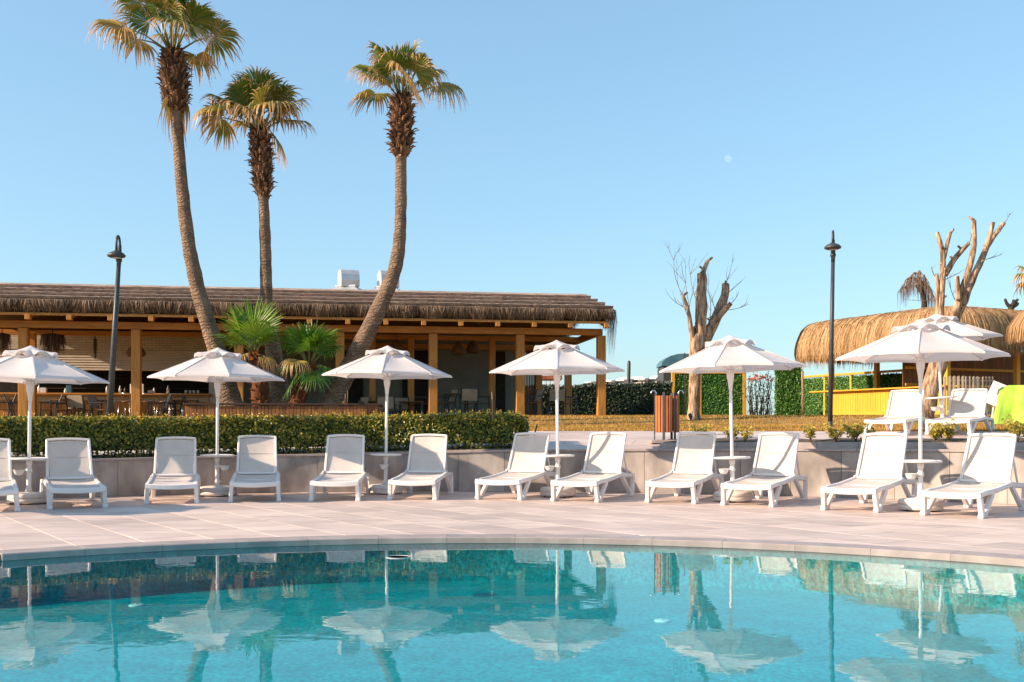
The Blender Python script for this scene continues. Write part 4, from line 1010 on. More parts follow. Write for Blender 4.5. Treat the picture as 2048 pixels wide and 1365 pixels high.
q = MB(); q.sweep([(XL, v_r + .05, z_r + .02), (XR + .25, v_r + .05, z_r + .02)], [(-.25, -.03), (-.12, .06), (0, .085), (.12, .06), (.25, -.03)]); q.add([(XL, v_r, z_r), (XR + .25, v_r, z_r), (XR + .25, 7.4, 3.0), (XL, 7.4, 3.0)], [(0, 1, 2, 3)]); q.build('ridge', m_course, bar)
# straw body of the eave and its hanging fringe
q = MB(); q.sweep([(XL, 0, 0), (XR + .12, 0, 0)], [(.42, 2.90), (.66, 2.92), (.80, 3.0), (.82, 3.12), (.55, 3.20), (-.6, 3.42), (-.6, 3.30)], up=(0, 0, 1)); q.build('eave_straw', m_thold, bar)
def strand(mb, p, out, drop, w, curl, side):
    p = Vector(p); pts = [p + Vector((0, 0, .05)) - out * .10, p + out * .06, p + out * (.09 + curl * .3) + Vector((0, 0, -drop * .45)), p + out * (.03 + curl) + side * U(-.10, .10) * drop + Vector((0, 0, -drop))]
    mb.ribbon(pts, [w, w, w * .8, w * .25], side + out * U(-.5, .5), [0, .2, .6, 1])
q = MB()
for i in range(11000):
    x = U(XL, XR + .12); cl = mnoise.noise(Vector((x * 2.2, 0, 0))); lay = U(0, 1)
    q.cr = min(1, max(0, U(0, .75) + .35 * cl)); dr = U(.24, .37) * (1 + .22 * cl) * (1 if random.random() < .97 else 1.35)
    sd_ = Vector((1, 0, 0)); p = (x, -.70 - .10 * lay, 3.16 + .06 * (1 - lay)); 
    pts0 = Vector(p); o_ = Vector((0, -1, 0)); lean = (.22 * mnoise.noise(Vector((x * 1.1, 4, 0))) + U(-.12, .12))
    pts = [pts0 + Vector((0, .12, .03)), pts0 + o_ * .05, pts0 + o_ * U(.03, .10) + Vector((lean * .4, 0, -dr * .5)), pts0 + o_ * U(-.12, .06) + Vector((lean, 0, -dr))]
    w = U(.010, .024); q.ribbon(pts, [w, w, w * .85, w * .3], sd_ + o_ * U(-.6, .6), [0, .2, .6, 1])
for i in range(1500):                            # gable end, right: longer hanging straw
    v = U(-.75, 7.2); zt = 3.14 + (min(v, 3.2) + .78) * .226 - max(0, v - 3.2) * .26; L_ = U(.3, .8) if v < 1.2 else U(.25, .55)
    q.cr = U(0, .9); p = Vector((XR + .12 + U(0, .14), v, zt)); w = U(.010, .022)
    q.ribbon([p + Vector((-.12, 0, .03)), p, p + Vector((U(0, .08), U(-.05, .05), -L_ * .5)), p + Vector((U(-.06, .08), U(-.1, .1), -L_ - (U(.2, .9) if v < .2 and random.random() < .5 else 0)))], [w, w, w * .8, w * .3], Vector((U(-.6, .6), 1, 0)), [0, .2, .6, 1])
for i in range(1100):                            # back eave, seen through the open right end
    x = U(-3.2, XR + .1); q.cr = U(0, .8); L_ = U(.25, .75); p = Vector((x, 7.25, 2.95)); w = U(.012, .024)
    q.ribbon([p, p + Vector((0, .05, -L_ * .5)), p + Vector((U(-.08, .08), 0, -L_))], [w, w * .8, w * .3], (1, U(-.5, .5), 0), [0, .5, 1])
stuff(q.build('straw_fringe', MT['thatch_old'], bar))
for xp in (697, 776):                            # roof ventilators
    xx = lt(xp, 3.9); v = thing('roof_ventilator', 'galvanised hooded roof ventilator, %s one of the pair above the bar' % ('left' if xp < 700 else 'right'), 'ventilator', tuple(Vector((*(O + ux * xx + vx * 3.9), PZ + 3.98))), atan2(ux.y, ux.x) - .35, 'roof ventilators'); v.scale = (1.2, 1.2, 1.15)
    q = MB(); q.add([(-.42, -.42, 0), (.42, -.42, 0), (.42, .42, 0), (-.42, .42, 0), (-.42, -.42, .16), (.42, -.42, .16), (.42, .42, .16), (-.42, .42, .16), (-.25, -.25, .27), (.25, -.25, .27), (.25, .25, .27), (-.25, .25, .27)],
        [(0, 1, 5, 4), (1, 2, 6, 5), (2, 3, 7, 6), (3, 0, 4, 7), (4, 5, 9, 8), (5, 6, 10, 9), (6, 7, 11, 10), (7, 4, 8, 11), (8, 9, 10, 11)]); q.build('flashing', m_metal, v)
    q = MB(); sec = [(-.27 - .0, .27), (-.30, .45), (-.27, .62), (-.18, .74), (-.02, .78), (.16, .76), (.27, .66), (.27, .27)]
    n_ = len(sec); vs = [(a_, -.25, b_) for a_, b_ in sec] + [(a_, .25, b_) for a_, b_ in sec]
    q.add(vs, [(i, (i + 1) % n_, n_ + (i + 1) % n_, n_ + i) for i in range(n_)] + [tuple(range(n_ - 1, -1, -1)), tuple(n_ + i for i in range(n_))])
    h_ = q.build('hood', m_metal, v); h_.rotation_euler = (0, 0, radians(90) + .35 + .2)
    q = MB(); q.lathe([(.10, 0), (.1, .015), (.0, .016)], 16); g_ = q.build('grille', m_dark, h_); g_.location = (0, -.25, .5); g_.rotation_euler = (radians(90), 0, 0)
    q = MB(); q.bar((-.29, -.26, .285), (.29, -.26, .285), .03, .05); q.build('trim', m_metal, v)

# bar room, left
V1 = 4.3; xa, xb = XL + .1, lt(432, V1)
zc = lz(200, 787, V1 - .35); zs0, zs1, zb1 = lz(200, 741, V1), lz(200, 700, V1), 2.75
q = MB(); q.box(((xa + xb) / 2, V1, (zs1 + zb1) / 2 + .001), (xb - xa, .14, zb1 - zs1)); q.build('brick_wall', m_brick, bar)
q = MB(); ns = 8
for i in range(ns):
    z0 = zs0 + (zs1 - zs0) * i / ns; q.bar((xa, V1 + .02, z0 + .035), (xb - .2, V1 + .02, z0 + .035), .05, (zs1 - zs0) / ns * .93, up=(0, .25, 1))
q.build('roller_shutter', m_cream, bar)
q = MB(); q.box((xb - .1, V1 - .02, (zb1 + FL) / 2), (.22, .2, zb1 - FL)); q.build('pilaster', m_cream, bar)
q = MB(); q.box(((xa + xb) / 2 - .1, V1 - .3, zc - .03), (xb - xa, .75, .055), bev=.008); q.build('counter_top', m_woodx, bar)
q = MB(); q.box(((xa + xb) / 2 - .15, V1 - .1, zc - .16), (xb - xa - .1, .14, .19)); q.build('counter_upper', m_brick, bar)
nb_ = 60
for i in range(nb_):
    w_ = (xb - xa - .1) / nb_; q = MB(); q.box((xa + (i + .5) * w_, V1 - .1, (FL + zc - .262) / 2), (w_ - .006, .1, zc - .262 - FL), bev=.004); q.build('counter_plank', m_wood, bar)
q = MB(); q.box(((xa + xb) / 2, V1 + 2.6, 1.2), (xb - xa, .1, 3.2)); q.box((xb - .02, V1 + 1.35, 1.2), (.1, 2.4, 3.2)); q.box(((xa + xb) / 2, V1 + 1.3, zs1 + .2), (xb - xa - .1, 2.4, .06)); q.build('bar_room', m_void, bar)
q = MB()
for z in (zc + .25, zc + .6): q.box(((xa + xb) / 2, V1 + 2.35, z), (xb - xa - 1, .3, .03))
q.build('shelf', m_dwood, bar)
# lounge, right: plaster back wall, slatted end wall
V2 = 6.3; xc = lt(1046, V2)
q = MB(); q.box(((xb + xc) / 2, V2, 1.35), (xc - xb, .14, 3.3)); q.build('back_wall', m_gwall, bar)
for i in range(9):
    x0 = xc + .02 + i * .062; q = MB(); q.box((x0 + .03, V2 - .02, 1.2), (.05, .05, 2.6), bev=.004); q.build('wall_slat', m_deckw, bar)
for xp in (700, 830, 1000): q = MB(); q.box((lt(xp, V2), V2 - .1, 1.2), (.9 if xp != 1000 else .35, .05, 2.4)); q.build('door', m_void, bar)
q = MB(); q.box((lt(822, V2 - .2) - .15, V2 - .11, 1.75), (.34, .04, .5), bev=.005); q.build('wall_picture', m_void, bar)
def W3(x, v, z): p = O + ux * x + vx * v; return Vector((p.x, p.y, PZ + z))
RZ = atan2(ux.y, ux.x)
def pendant(xp, y, v, r, h, lab):
    z = lz(xp, y, v); t = thing('pendant_lamp', lab, 'pendant lamp', W3(lt(xp, v), v, z), 0, 'woven pendant lamps in the bar')
    q = MB(); q.lathe([(r * .80, -h * .5), (r, -h * .25), (r * .72, h * .08), (r * .30, h * .42), (.05, h * .5), (.0, h * .5)], 18); q.build('lamp_shade', m_wicker, t)
    q = MB(); q.tube([(0, 0, h * .5), (0, 0, 2.75 - z)], .008, 5); q.build('cord', m_black, t)
pendant(272, 700, 2.2, .30, .42, 'wide woven pendant lamp behind the second front post of the bar')
pendant(793, 693, 2.2, .26, .42, 'woven pendant lamp above the third parasol')
pendant(917, 697, 2.8, .24, .44, 'left of two woven pendant lamps right of the fifth front post')
pendant(946, 694, 3.4, .24, .44, 'right of two woven pendant lamps right of the fifth front post')
for (xp, v, r, n_, lab) in ((105, 1.2, .42, 700, 'shaggy straw lamp hanging above the leftmost parasol'), (4, 1.2, .3, 400, 'shaggy straw lamp hanging at the left edge of the picture'), (190, 2.6, .07, 60, 'thin straw wisp hanging from the beam in the bar')):
    t = thing('straw_lamp', lab, 'pendant lamp', W3(lt(xp, v), v, 2.42), 0, 'straw lamps in the bar'); q = MB()
    for i in range(n_):
        a = U(0, 2 * pi); e = r * U(.2, 1); q.cr = U(0, .6); dz = U(.25, .62) if r > .1 else U(.3, .7)
        q.ribbon([(0, 0, 0), (cos(a) * e * .8, sin(a) * e * .8, -.05), (cos(a) * e, sin(a) * e, -dz)], [.02, .018, .006], (-sin(a), cos(a), 0), [0, .4, 1])
    stuff(q.build('straw', MT['thatch_old'], t)); q = MB(); q.tube([(0, 0, 0), (0, 0, .12)], .015, 6); q.build('cord', m_black, t)
# chairs, stools, tables
def make_chair():
    t = thing('armchair', 'x', 'chair', group='dark-framed armchairs in the bar')
    for sx in (-1, 1):
        q = MB(); q.bar((sx * .27, -.24, 0), (sx * .27, -.22, .62), .035, .035); q.build('leg', m_dark, t)
        q = MB(); q.rail([(sx * .27, .30, 0), (sx * .27, .22, .42), (sx * .27, .25, .6), (sx * .27, .36, .88)], .035, .035, up=(1, 0, 0)); q.build('leg', m_dark, t)
        q = MB(); q.bar((sx * .27, -.25, .635), (sx * .27, .28, .645), .045, .03); q.build('armrest', m_dark, t)
    q = MB(); q.box((0, 0, .43), (.5, .5, .03), bev=.008); q.build('seat', m_wood2, t)
    q = MB(); q.bar((0, .245, .50), (0, .345, .86), .48, .022, up=(0, -1, .3)); q.build('backrest', m_canvas, t)
    return t
m_canvas = pmat('cream_canvas', (.36, .29, .21), (.44, .36, .27), 5, .85, .2, 90)
m_wood2 = pmat('brown_seat_slats', (.16, .08, .035), (.24, .12, .05), 4, .6, .2, 12, (.8, 8, 8))
def make_table():
    t = thing('cafe_table', 'x', 'table', group='square tables in the bar')
    q = MB(); q.box((0, 0, .73), (.75, .75, .03), bev=.006); q.build('table_top', m_wood2, t)
    for sx in (-1, 1):
        for sy in (-1, 1): q = MB(); q.bar((sx * .33, sy * .33, 0), (sx * .33, sy * .33, .715), .05, .05); q.build('leg', m_dark, t)
    return t
def make_stool():
    t = thing('bar_stool', 'x', 'bar stool', group='tubular steel bar stools')
    for sx in (-1, 1):
        for sy in (-1, 1): q = MB(); q.tube([(sx * .24, sy * .24, 0), (sx * .17, sy * .17, .72)], .012, 6); q.build('leg', m_chrome, t)
    q = MB(); q.lathe([(.0, .74), (.17, .74), (.18, .725), (.17, .71), (0, .71)][::-1], 16); q.build('seat', m_wood2, t)
    q = MB(); q.tube([(-.19, -.10, .72), (-.2, .05, .93), (-.12, .17, .98), (.12, .17, .98), (.2, .05, .93), (.19, -.10, .72)], .013, 7); q.build('backrest', m_chrome, t)
    q = MB(); q.tube([(-.21, -.21, .28), (.21, -.21, .28), (.21, .21, .28), (-.21, .21, .28), (-.21, -.21, .28)], .010, 6); q.build('foot_ring', m_chrome, t); return t
ch0 = make_chair(); tb0 = make_table(); st0 = make_stool(); used = set()
def put(proto, xp, v, rot, lab):
    x = lt(xp, v); z = FL if x < -5.4 else 0.0
    p = W3(x, v, z)
    if proto.name not in used: used.add(proto.name); proto.location = p; proto.rotation_euler = (0, 0, RZ + radians(rot)); proto['label'] = lab
    else: copy_tree(proto, p, RZ + radians(rot), lab)
for a in ((8, .9, -80, 'dark armchair at the left edge of the picture, behind the leftmost parasol'), (38, 1.0, 100, 'dark armchair in front of the leftmost bar post'), (98, 1.0, -75, 'dark armchair facing right, just right of the leftmost parasol pole'),
          (122, 2.2, -60, 'dark armchair with light back, second right of the leftmost parasol pole'), (160, 1.5, 165, 'dark armchair with a light back turned to the pool, left of the lamp post'), (205, 1.2, 80, 'dark armchair directly left of the leaning lamp post'),
          (315, 1.0, -70, 'dark armchair just right of the second front post of the bar'), (345, 1.8, -80, 'dark armchair right of the second front post, behind the first'), (392, 2.2, 90, 'dark armchair behind the left end of the planter'),
          (712, 1.8, -60, 'dark armchair behind the right end of the planter'), (772, 1.6, 175, 'armchair with a cream back behind the third parasol pole'), (803, 2.6, 170, 'cream-backed armchair right of the third parasol pole'), (842, 2.8, 90, 'dark armchair left of the fifth front post'),
          (890, 2.0, -70, 'dark armchair just right of the fifth front post'), (938, 1.6, 178, 'cream-backed armchair seen from behind, above the hedge end'), (968, 2.0, 95, 'dark armchair right of the cream-backed chair above the hedge end'),
          (1062, 1.2, -75, 'armchair facing right just right of the sixth front post'), (1112, 1.6, 176, 'cream-backed armchair behind the fourth parasol pole'), (1134, 2.0, 100, 'dark armchair right of the fourth parasol pole')): put(ch0, *a)
for a in ((132, 1.6, 0, 'square table behind the second lounger from the left'), (185, 1.9, 0, 'square table left of the leaning lamp post'), (372, 1.6, 5, 'square table behind the left end of the planter'), (5, 1.8, 0, 'square table at the left edge of the bar'),
          (740, 2.3, 0, 'square table behind the right end of the planter'), (822, 2.0, 0, 'square table left of the fifth front post'), (912, 2.2, 0, 'square table between chairs above the hedge end'), (1090, 1.9, 0, 'square table right of the sixth front post')): put(tb0, *a)
for a in ((255, 2.9, 160, 'tubular steel bar stool left of the second front post'), (296, 3.0, 190, 'tubular steel bar stool right of the second front post'), (330, 3.0, 175, 'tubular steel bar stool, second right of the second front post'), (352, 3.1, 185, 'tubular steel bar stool, third right of the second front post')): put(st0, *a)
# things on the counter
def bottle(xp, v, h, r, mat, lab, cat, grp):
    t_ = MB(); t_.lathe([(r, 0), (r, h * .6), (r * .4, h * .78), (r * .4, h), (0, h)] if cat == 'bottle' else [(r * .8, 0), (r, h), (r * .9, h), (r * .7, .01), (0, .01)], 10)
    o = t_.build(cat if cat != 'glass' else 'drinking_glass', mat); o.location = W3(lt(xp, v), v, zc); tag(o, lab, cat, grp)
for i, xp in enumerate((78, 90, 131, 214, 240, 250, 308, 336)): bottle(xp, V1 - .35 + .1 * (i % 3), U(.16, .3), U(.035, .05), (m_glass, m_dark, m_plastic, m_glass)[i % 4], '%s bottle on the bar counter%s' % (ORD[i], '' if i == 0 else ' from the left'), 'bottle', 'bottles on the bar counter')
for i, xp in enumerate((298, 303, 372, 380, 388, 396)): bottle(xp, V1 - .4, .11, .045, m_glass, '%s small glass on the bar counter%s' % (ORD[i], '' if i == 0 else ' from the left'), 'glass', 'glasses on the bar counter')
for (xp, w_, h_, mt_, lab) in ((88, .16, .16, m_plastic, 'white appliance on the counter right of the leftmost parasol pole'), (139, .16, .24, m_teal, 'grey-green appliance on the bar counter'), (274, .42, .30, m_plastic, 'white notice board on the counter behind the second front post')):
    q = MB(); q.box((0, 0, h_ / 2), (w_, .05 if w_ > .3 else .16, h_), bev=.01); o = q.build('counter_box', mt_); o.location = W3(lt(xp, V1 - .5), V1 - .5, zc); o.rotation_euler = (0, 0, RZ); tag(o, lab, 'box')

# ------------------------------------------------------------------ straw-roofed hut, right
random.seed(61)
HC = Vector((14.5, 35.0)); hb = Vector((.902, .433)).normalized(); ha = Vector((-hb.y, hb.x)); HZg = ground(HC.x, HC.y)
hut = thing('straw_roofed_hut', 'yellow wooden beach bar with a golden straw roof at the right', 'hut', (HC.x, HC.y, HZg), atan2(hb.y, hb.x))
for (x, y) in ((0, 0), (0, 5.45), (2.3, 5.45), (3.35, 0), (6.6, 0), (2.3, 2.35)):
    q = MB(); q.box((x, y, 1.2), (.17, .17, 2.7), bev=.012); q.build('post', m_yel, hut)
for p0, p1 in (((0, -.5, 2.42), (0, 6.2, 2.42)), ((-.5, 0, 2.43), (8.5, 0, 2.43)), ((2.3, 2.0, 2.42), (2.3, 6.2, 2.42))):
    q = MB(); q.bar(p0, p1, .12, .16); q.build('beam', m_yel, hut)
npk = 42; pk = MB(); pk.box((0, 0, .46), (.03, 5.2 / npk - .006, .80), bev=.004); pkm = pk.mesh('plank', m_yel)
for k in range(npk): link('plank', pkm, hut, (-.10 + U(-.002, .002), .12 + (k + .5) * 5.2 / npk, .10))
for k in range(26): link('plank', pkm, hut, (.14 + (k + .5) * 3.1 / 26, -.10 + U(-.002, .002), .10), pi / 2)
q = MB(); q.box((-.09, 3.1, 1.0), (.46, 6.6, .05), bev=.008); q.build('counter_top', m_yel, hut)
q = MB(); q.box((1.72, -.09, 1.0), (3.1, .46, .05), bev=.008); q.build('counter_top', m_yel, hut)
q = MB(); q.box((-.12, 2.7, .12), (.05, 5.3, .12), bev=.006); q.build('skirting', m_yel, hut)
q = MB(); q.box((3.6, 2.6, -.10), (8.2, 6.6, .24), bev=.01); q.build('plinth', m_coping, hut)
for k in range(34):                              # brown plank back wall
    q = MB(); q.box((.42 + k * .235, 2.22 + U(-.003, .003), 1.25), (.228, .03, 2.5), bev=.004); q.build('wall_plank', m_deckw, hut)
for z in (1.15, 1.75): q = MB(); q.box((4.4, 2.18, z), (8, .05, .09), bev=.005); q.build('wall_rail', m_yel, hut)
RID = 3.74; prof = [(0, RID), (.85, RID - .03), (1.35, RID - .16), (1.68, RID - .40), (1.86, RID - .72), (1.96, RID - 1.05), (2.0, RID - 1.38)]
def rp(k):                                       # a point of the roof section
    j = min(int(k), 5); u = k - j; return prof[j][0] * (1 - u) + prof[j + 1][0] * u, prof[j][1] * (1 - u) + prof[j + 1][1] * u
R0 = 1.1                                         # the ridge turns round the point (R0, R0)
def roofpt(s_, o, z):                            # s_ runs round the roof: left arm, quarter-round corner, right arm
    if s_ < 5.1: return (R0 - o, 6.2 - s_, z)
    if s_ < 8.2:
        a = (s_ - 5.1) / 3.1 * pi / 2; return (R0 - o * cos(a), R0 - o * sin(a), z)
    return (R0 + s_ - 8.2, R0 - o, z)
q = MB(); SS = [5.1 * i / 12 for i in range(12)] + [5.1 + 3.1 * i / 8 for i in range(8)] + [8.2 + 8 * i / 12 for i in range(13)]; pr = prof + [(1.6, RID - 1.3), (0, RID - .4)]; n_ = len(pr)
vs = [roofpt(s_, o * .96, z - .06) for s_ in SS for o, z in pr]
q.add(vs, [(i * n_ + j, i * n_ + (j + 1) % n_, (i + 1) * n_ + (j + 1) % n_, (i + 1) * n_ + j) for i in range(len(SS) - 1) for j in range(n_)] + [tuple(range(n_))])
vs = [(R0 + o * .96, 6.2 - s_, z - .06) for s_ in (0, 6.2) for o, z in pr]; q.add(vs, [(j, (j + 1) % n_, n_ + (j + 1) % n_, n_ + j) for j in range(n_)] + [tuple(range(n_ - 1, -1, -1))])
q.build('straw_body', m_thgold, hut)
q = MB()
def straw(s0, f):
    k0 = U(0, 2.2) if random.random() < .8 else U(2, 4); n0 = U(.0, .09); ln = U(-.13, .13); wv = U(0, 6); w = U(.018, .042); pts = []
    for i in range(8):
        o, z = rp(k0 + (6 - k0) * i / 7); u = i / 7; lift = n0 * (1 if i < 7 else .6)
        pts.append(f(s0 + ln * u ** 1.6 + .018 * sin(wv + i * 1.7), o + lift * .8, z + lift * .5))
    o, z = rp(6); dr = U(.02, .26) if random.random() < .93 else U(.28, .5); pts.append(f(s0 + ln * 1.1, o + n0 - U(0, .12), z - dr))
    return pts, [w] * 7 + [w * .8, w * .25]
for i in range(8200):
    s0 = U(-.02, 15.8); pp, ws = straw(s0, roofpt); a, b = Vector(roofpt(s0 - .02, 1.5, 0)), Vector(roofpt(s0 + .02, 1.5, 0)); sd_ = (b - a).normalized()
    q.cr = min(1, max(0, U(0, .8) + .35 * mnoise.noise(Vector((s0 * 2.6, 0, 0))))); q.ribbon(pp, ws, sd_ + Vector((U(-.4, .4), U(-.4, .4), U(-.3, .3))), [k / 8 for k in range(9)])
for i in range(1500):                            # left end
    c_ = U(-1, 1); pp, ws = straw(0, lambda s_, o, z: (R0 - o * c_ + s_ * .3, 6.2 + .10 + .12 * (o / 2) ** 3 + U(0, .03), z)); q.cr = U(0, 1)
    q.ribbon(pp, ws, (1, U(-.3, .3), U(-.3, .3)), [k / 8 for k in range(9)])
stuff(q.build('straw', MT['thatch_gold'], hut))
def H3(x, y, z=0): p = HC + hb * x + ha * y; return Vector((p.x, p.y, HZg + z))
HR = atan2(hb.y, hb.x)
# straw sunshade at the right edge
p = on(2092, 27); t = thing('straw_sunshade', 'golden straw sunshade cut by the right edge of the picture', 'sunshade', p)
q = MB(); q.tube([(0, 0, -.1), (0, 0, 2.7)], .06, 8); q.build('pole', m_bark, t)
q = MB(); q.lathe([(.9, 2.15), (.6, 2.62), (.25, 2.85), (0, 2.92)], 20); q.build('straw_body', m_thgold, t)
q = MB()
for i in range(1400):
    a = U(0, 2 * pi); q.cr = U(0, 1); w = U(.014, .028); k = U(.85, 1.05)
    q.ribbon([(cos(a) * r * k, sin(a) * r * k, z) for r, z in ((.05, 2.95), (.35, 2.86), (.66, 2.64), (.88, 2.3), (.93, 2.0 - U(-.1, .15)))], [w, w, w, w, w * .3], (-sin(a), cos(a), U(-.2, .2)), [0, .3, .6, .8, 1])
stuff(q.build('straw', MT['thatch_gold'], t))

# ------------------------------------------------------------------ leafy screens
def leaf_panel(parent, c, w, h, rz, n_, name='leaf_panel', mat=None, both=False, thick=.08):
    q = MB(); M_ = Matrix.Rotation(rz, 3, 'Z'); c = Vector(c)
    for i in range(n_):
        y = -thick / 2 - U(0, .035) if not both or random.random() < .7 else thick / 2 + U(0, .03)
        p = M_ @ Vector((U(-w / 2, w / 2), y, U(0, h))) + c; e = random.random()
        if e < .10: p = M_ @ Vector((random.choice((-1, 1)) * (w / 2 + U(-.01, .03)), U(-thick / 2, thick / 2), U(0, h))) + c
        elif e < .16: p = M_ @ Vector((U(-w / 2, w / 2), U(-thick / 2, thick / 2), h + U(-.01, .04))) + c
        q.cr = U(0, 1) ** 1.2; nv = M_ @ Vector((U(-.8, .8), -1 if y < 0 else 1, U(-.4, .9))); q.leaf(p, nv, U(.06, .11), .55)
    return q.build(name, mat or m_turf, parent)
fence = thing('leafy_fence', 'yellow-framed fence with bright green leaf panels beside the straw hut', 'fence', H3(2.62, 2.6 + 7.6), HR - pi / 2)
LF = 7.6; FH = 1.78
for k in range(6):
    x = LF * k / 5; q = MB(); q.box((x, 0, FH / 2), (.10, .10, FH), bev=.008); q.build('post', m_yel, fence)
    if k < 5:
        cx = LF * (k + .5) / 5; w = LF / 5 - .10
        pn = leaf_panel(fence, (cx, .02, .05), w, FH - .14, 0, 1500)
        q = MB(); q.box((cx, .02, FH / 2 - .02), (w, .05, FH - .12)); q.build('backing', m_turfback, pn)
q = MB(); q.box((LF / 2, -.02, FH + .03), (LF + .2, .16, .09), bev=.008); q.build('top_rail', m_yel, fence)
def screen(x0, x1, d, ytop, label, frame, seed, nl):
    random.seed(seed); a, b = on(x0, d), on(x1, d); w = b.x - a.x; h = EYE + (HZ - ytop) * d / F - a.z
    t = thing('leafy_screen', label, 'screen', ((a.x + b.x) / 2, d, a.z))
    pn = leaf_panel(t, (0, 0, .03), w - (.22 if frame else 0), h - (.2 if frame else 0), 0, nl, thick=.1)
    q = MB(); q.box((0, 0, h / 2 - .02), (w - (.22 if frame else 0.02), .08, h - (.16 if frame else .04))); q.build('backing', m_turfback, pn)
    if frame:
        for sx in (-1, 1): q = MB(); q.box((sx * (w / 2 - .06), -.03, h / 2), (.14, .14, h), bev=.01); q.build('post', m_yel, t)
        q = MB(); q.box((0, -.03, h - .05), (w, .15, .15), bev=.01); q.build('top_rail', m_yel, t)
    return t
screen(1396, 1491, 43, 742, 'dark green leafy screen in a yellow frame right of the cut tree', True, 1, 2600)
screen(1343, 1394, 43.3, 742, 'dark green leafy screen in a yellow frame left of the cut tree trunk', True, 2, 1500)
screen(1551, 1602, 41, 733, 'free-standing green leafy screen left of the beach bar fence', False, 3, 2200)
p = on(1605, 40.5); q = MB(); q.tube([(0, 0, -.05), (0, 0, 1.75)], .045, 8); o = q.build('brown_pole', m_bark); o.location = p; tag(o, 'thin brown pole right of the free-standing leafy screen', 'pole')
# dark shrub with pink flowers between the screens
random.seed(66)
p = on(1521, 42); t = thing('flowering_shrub', 'dark sparse shrub with pink flowers between two leafy screens', 'shrub', p); q = MB(); lf = MB(); fl_ = MB()
for i in range(26):
    x = U(-.55, .55); l = [Vector((x * .8, U(-.2, .2), -.05))]
    for k in range(6): l.append(l[-1] + Vector((U(-.10, .10), U(-.06, .06), U(.18, .34))))
    q.tube(l, [.022 - .0025 * k for k in range(7)], 5)
    for k in range(16): pp = l[random.randint(1, 6)]; lf.cr = U(0, .6); lf.leaf(pp + Vector((U(-.1, .1), U(-.1, .1), U(-.1, .1))), (U(-1, 1), -1, U(-.5, 1)), U(.05, .11), .45)
    if i % 2 == 0:
        for k in range(6): fl_.cr = U(0, 1); fl_.leaf(l[-1] + Vector((U(-.08, .08), U(-.08, .08), U(-.08, .06))), (U(-1, 1), -1, U(0, 1)), .09, .9)
q.build('stem', m_darkbark, t); lf.build('foliage', m_dhedge, t); stuff(fl_.build('flowers', m_flower, t))
# far dark hedge behind the bar's open end
random.seed(68)
a, b = on(1000, 41), on(1342, 41); t = thing('tall_dark_hedge', 'dark green hedge beyond the open right end of the bar', 'hedge', ((a.x + b.x) / 2, 41, a.z)); w = b.x - a.x
lf = MB(); 
def hh(x): return 1.05 + .25 * (x + w / 2) / w + .10 * mnoise.noise(Vector((x * .9, 0, 0)))
for i in range(11000):
    x = U(-w / 2, w / 2); h = hh(x); e = random.random(); lf.cr = U(0, 1) ** 1.6
    if e < .75: pp = Vector((x, -.35 + .1 * mnoise.noise(Vector((x * 2, i * .01, 0))) + U(0, .12), h * U(0, 1)))
    else: pp = Vector((x, U(-.35, .35), h + U(-.12, .10)))
    lf.leaf(pp, (U(-1, 1), -1 if e < .75 else U(-1, .3), U(-.2, 1)), U(.06, .13), .5)
lf.build('foliage', m_dhedge, t); q = MB(); n_ = 30; vs = []
for i in range(n_ + 1):
    x = -w / 2 + w * i / n_; vs += [(x, -.25, 0), (x, -.22, hh(x) - .08), (x, .3, hh(x) - .08), (x, .3, 0)]
q.add(vs, [(i * 4 + j, i * 4 + j + 1, i * 4 + 5 + j, i * 4 + 4 + j) for i in range(n_) for j in range(3)]); q.build('inner_branches', m_dhedge, t)
# stacked white loungers beyond it
random.seed(70)
q = MB(); q.rail([(-.95, 0, .10), (-.5, 0, .16), (0, 0, .12), (.3, 0, .10), (.6, 0, .17), (.95, 0, .34)], .6, .05, up=(0, 0, 1)); q.box((-.6, 0, .05), (.06, .55, .1)); q.box((.35, 0, .05), (.06, .55, .1)); stk = q.mesh('stacked_lounger', m_plastic)
for i in range(9):
    xp = 1146 + i * 22; b0 = on(xp, 50); n_ = 7 if i > 2 else 6; zb = .75 + .03 * i
    for k in range(n_):
        o = link('stacked_lounger', stk, None, b0 + Vector((U(-.04, .04), U(-.05, .05), zb - .35 + k * .17)), (.9 if i % 3 else .4) + U(-.05, .05)); tag(o, '%s white lounger of the %s stack beyond the dark hedge' % (LEVEL[k + 7 - n_ if k > 2 else k], ORD[i]), 'sun lounger', 'stacked white loungers beyond the hedge')
    q = MB(); q.box((0, 0, (zb - .35) / 2), (1.2, .7, zb - .35), .4 if i % 3 == 0 else .9); o = q.build('pallet', m_dwood); o.location = b0; tag(o, 'wooden stand under the %s stack of loungers beyond the hedge' % ORD[i], 'stand', 'stands under the stacked loungers')
p = on(1257, 42.5); q = MB(); q.tube([(0, 0, 0), (0, 0, 1.2), (.02, 0, 2.15), (.02, 0, 2.25)], [.05, .07, .07, .04], 8); o = q.build('dark_post', m_dark); o.location = p; tag(o, 'dark slim post rising above the far hedge', 'post')
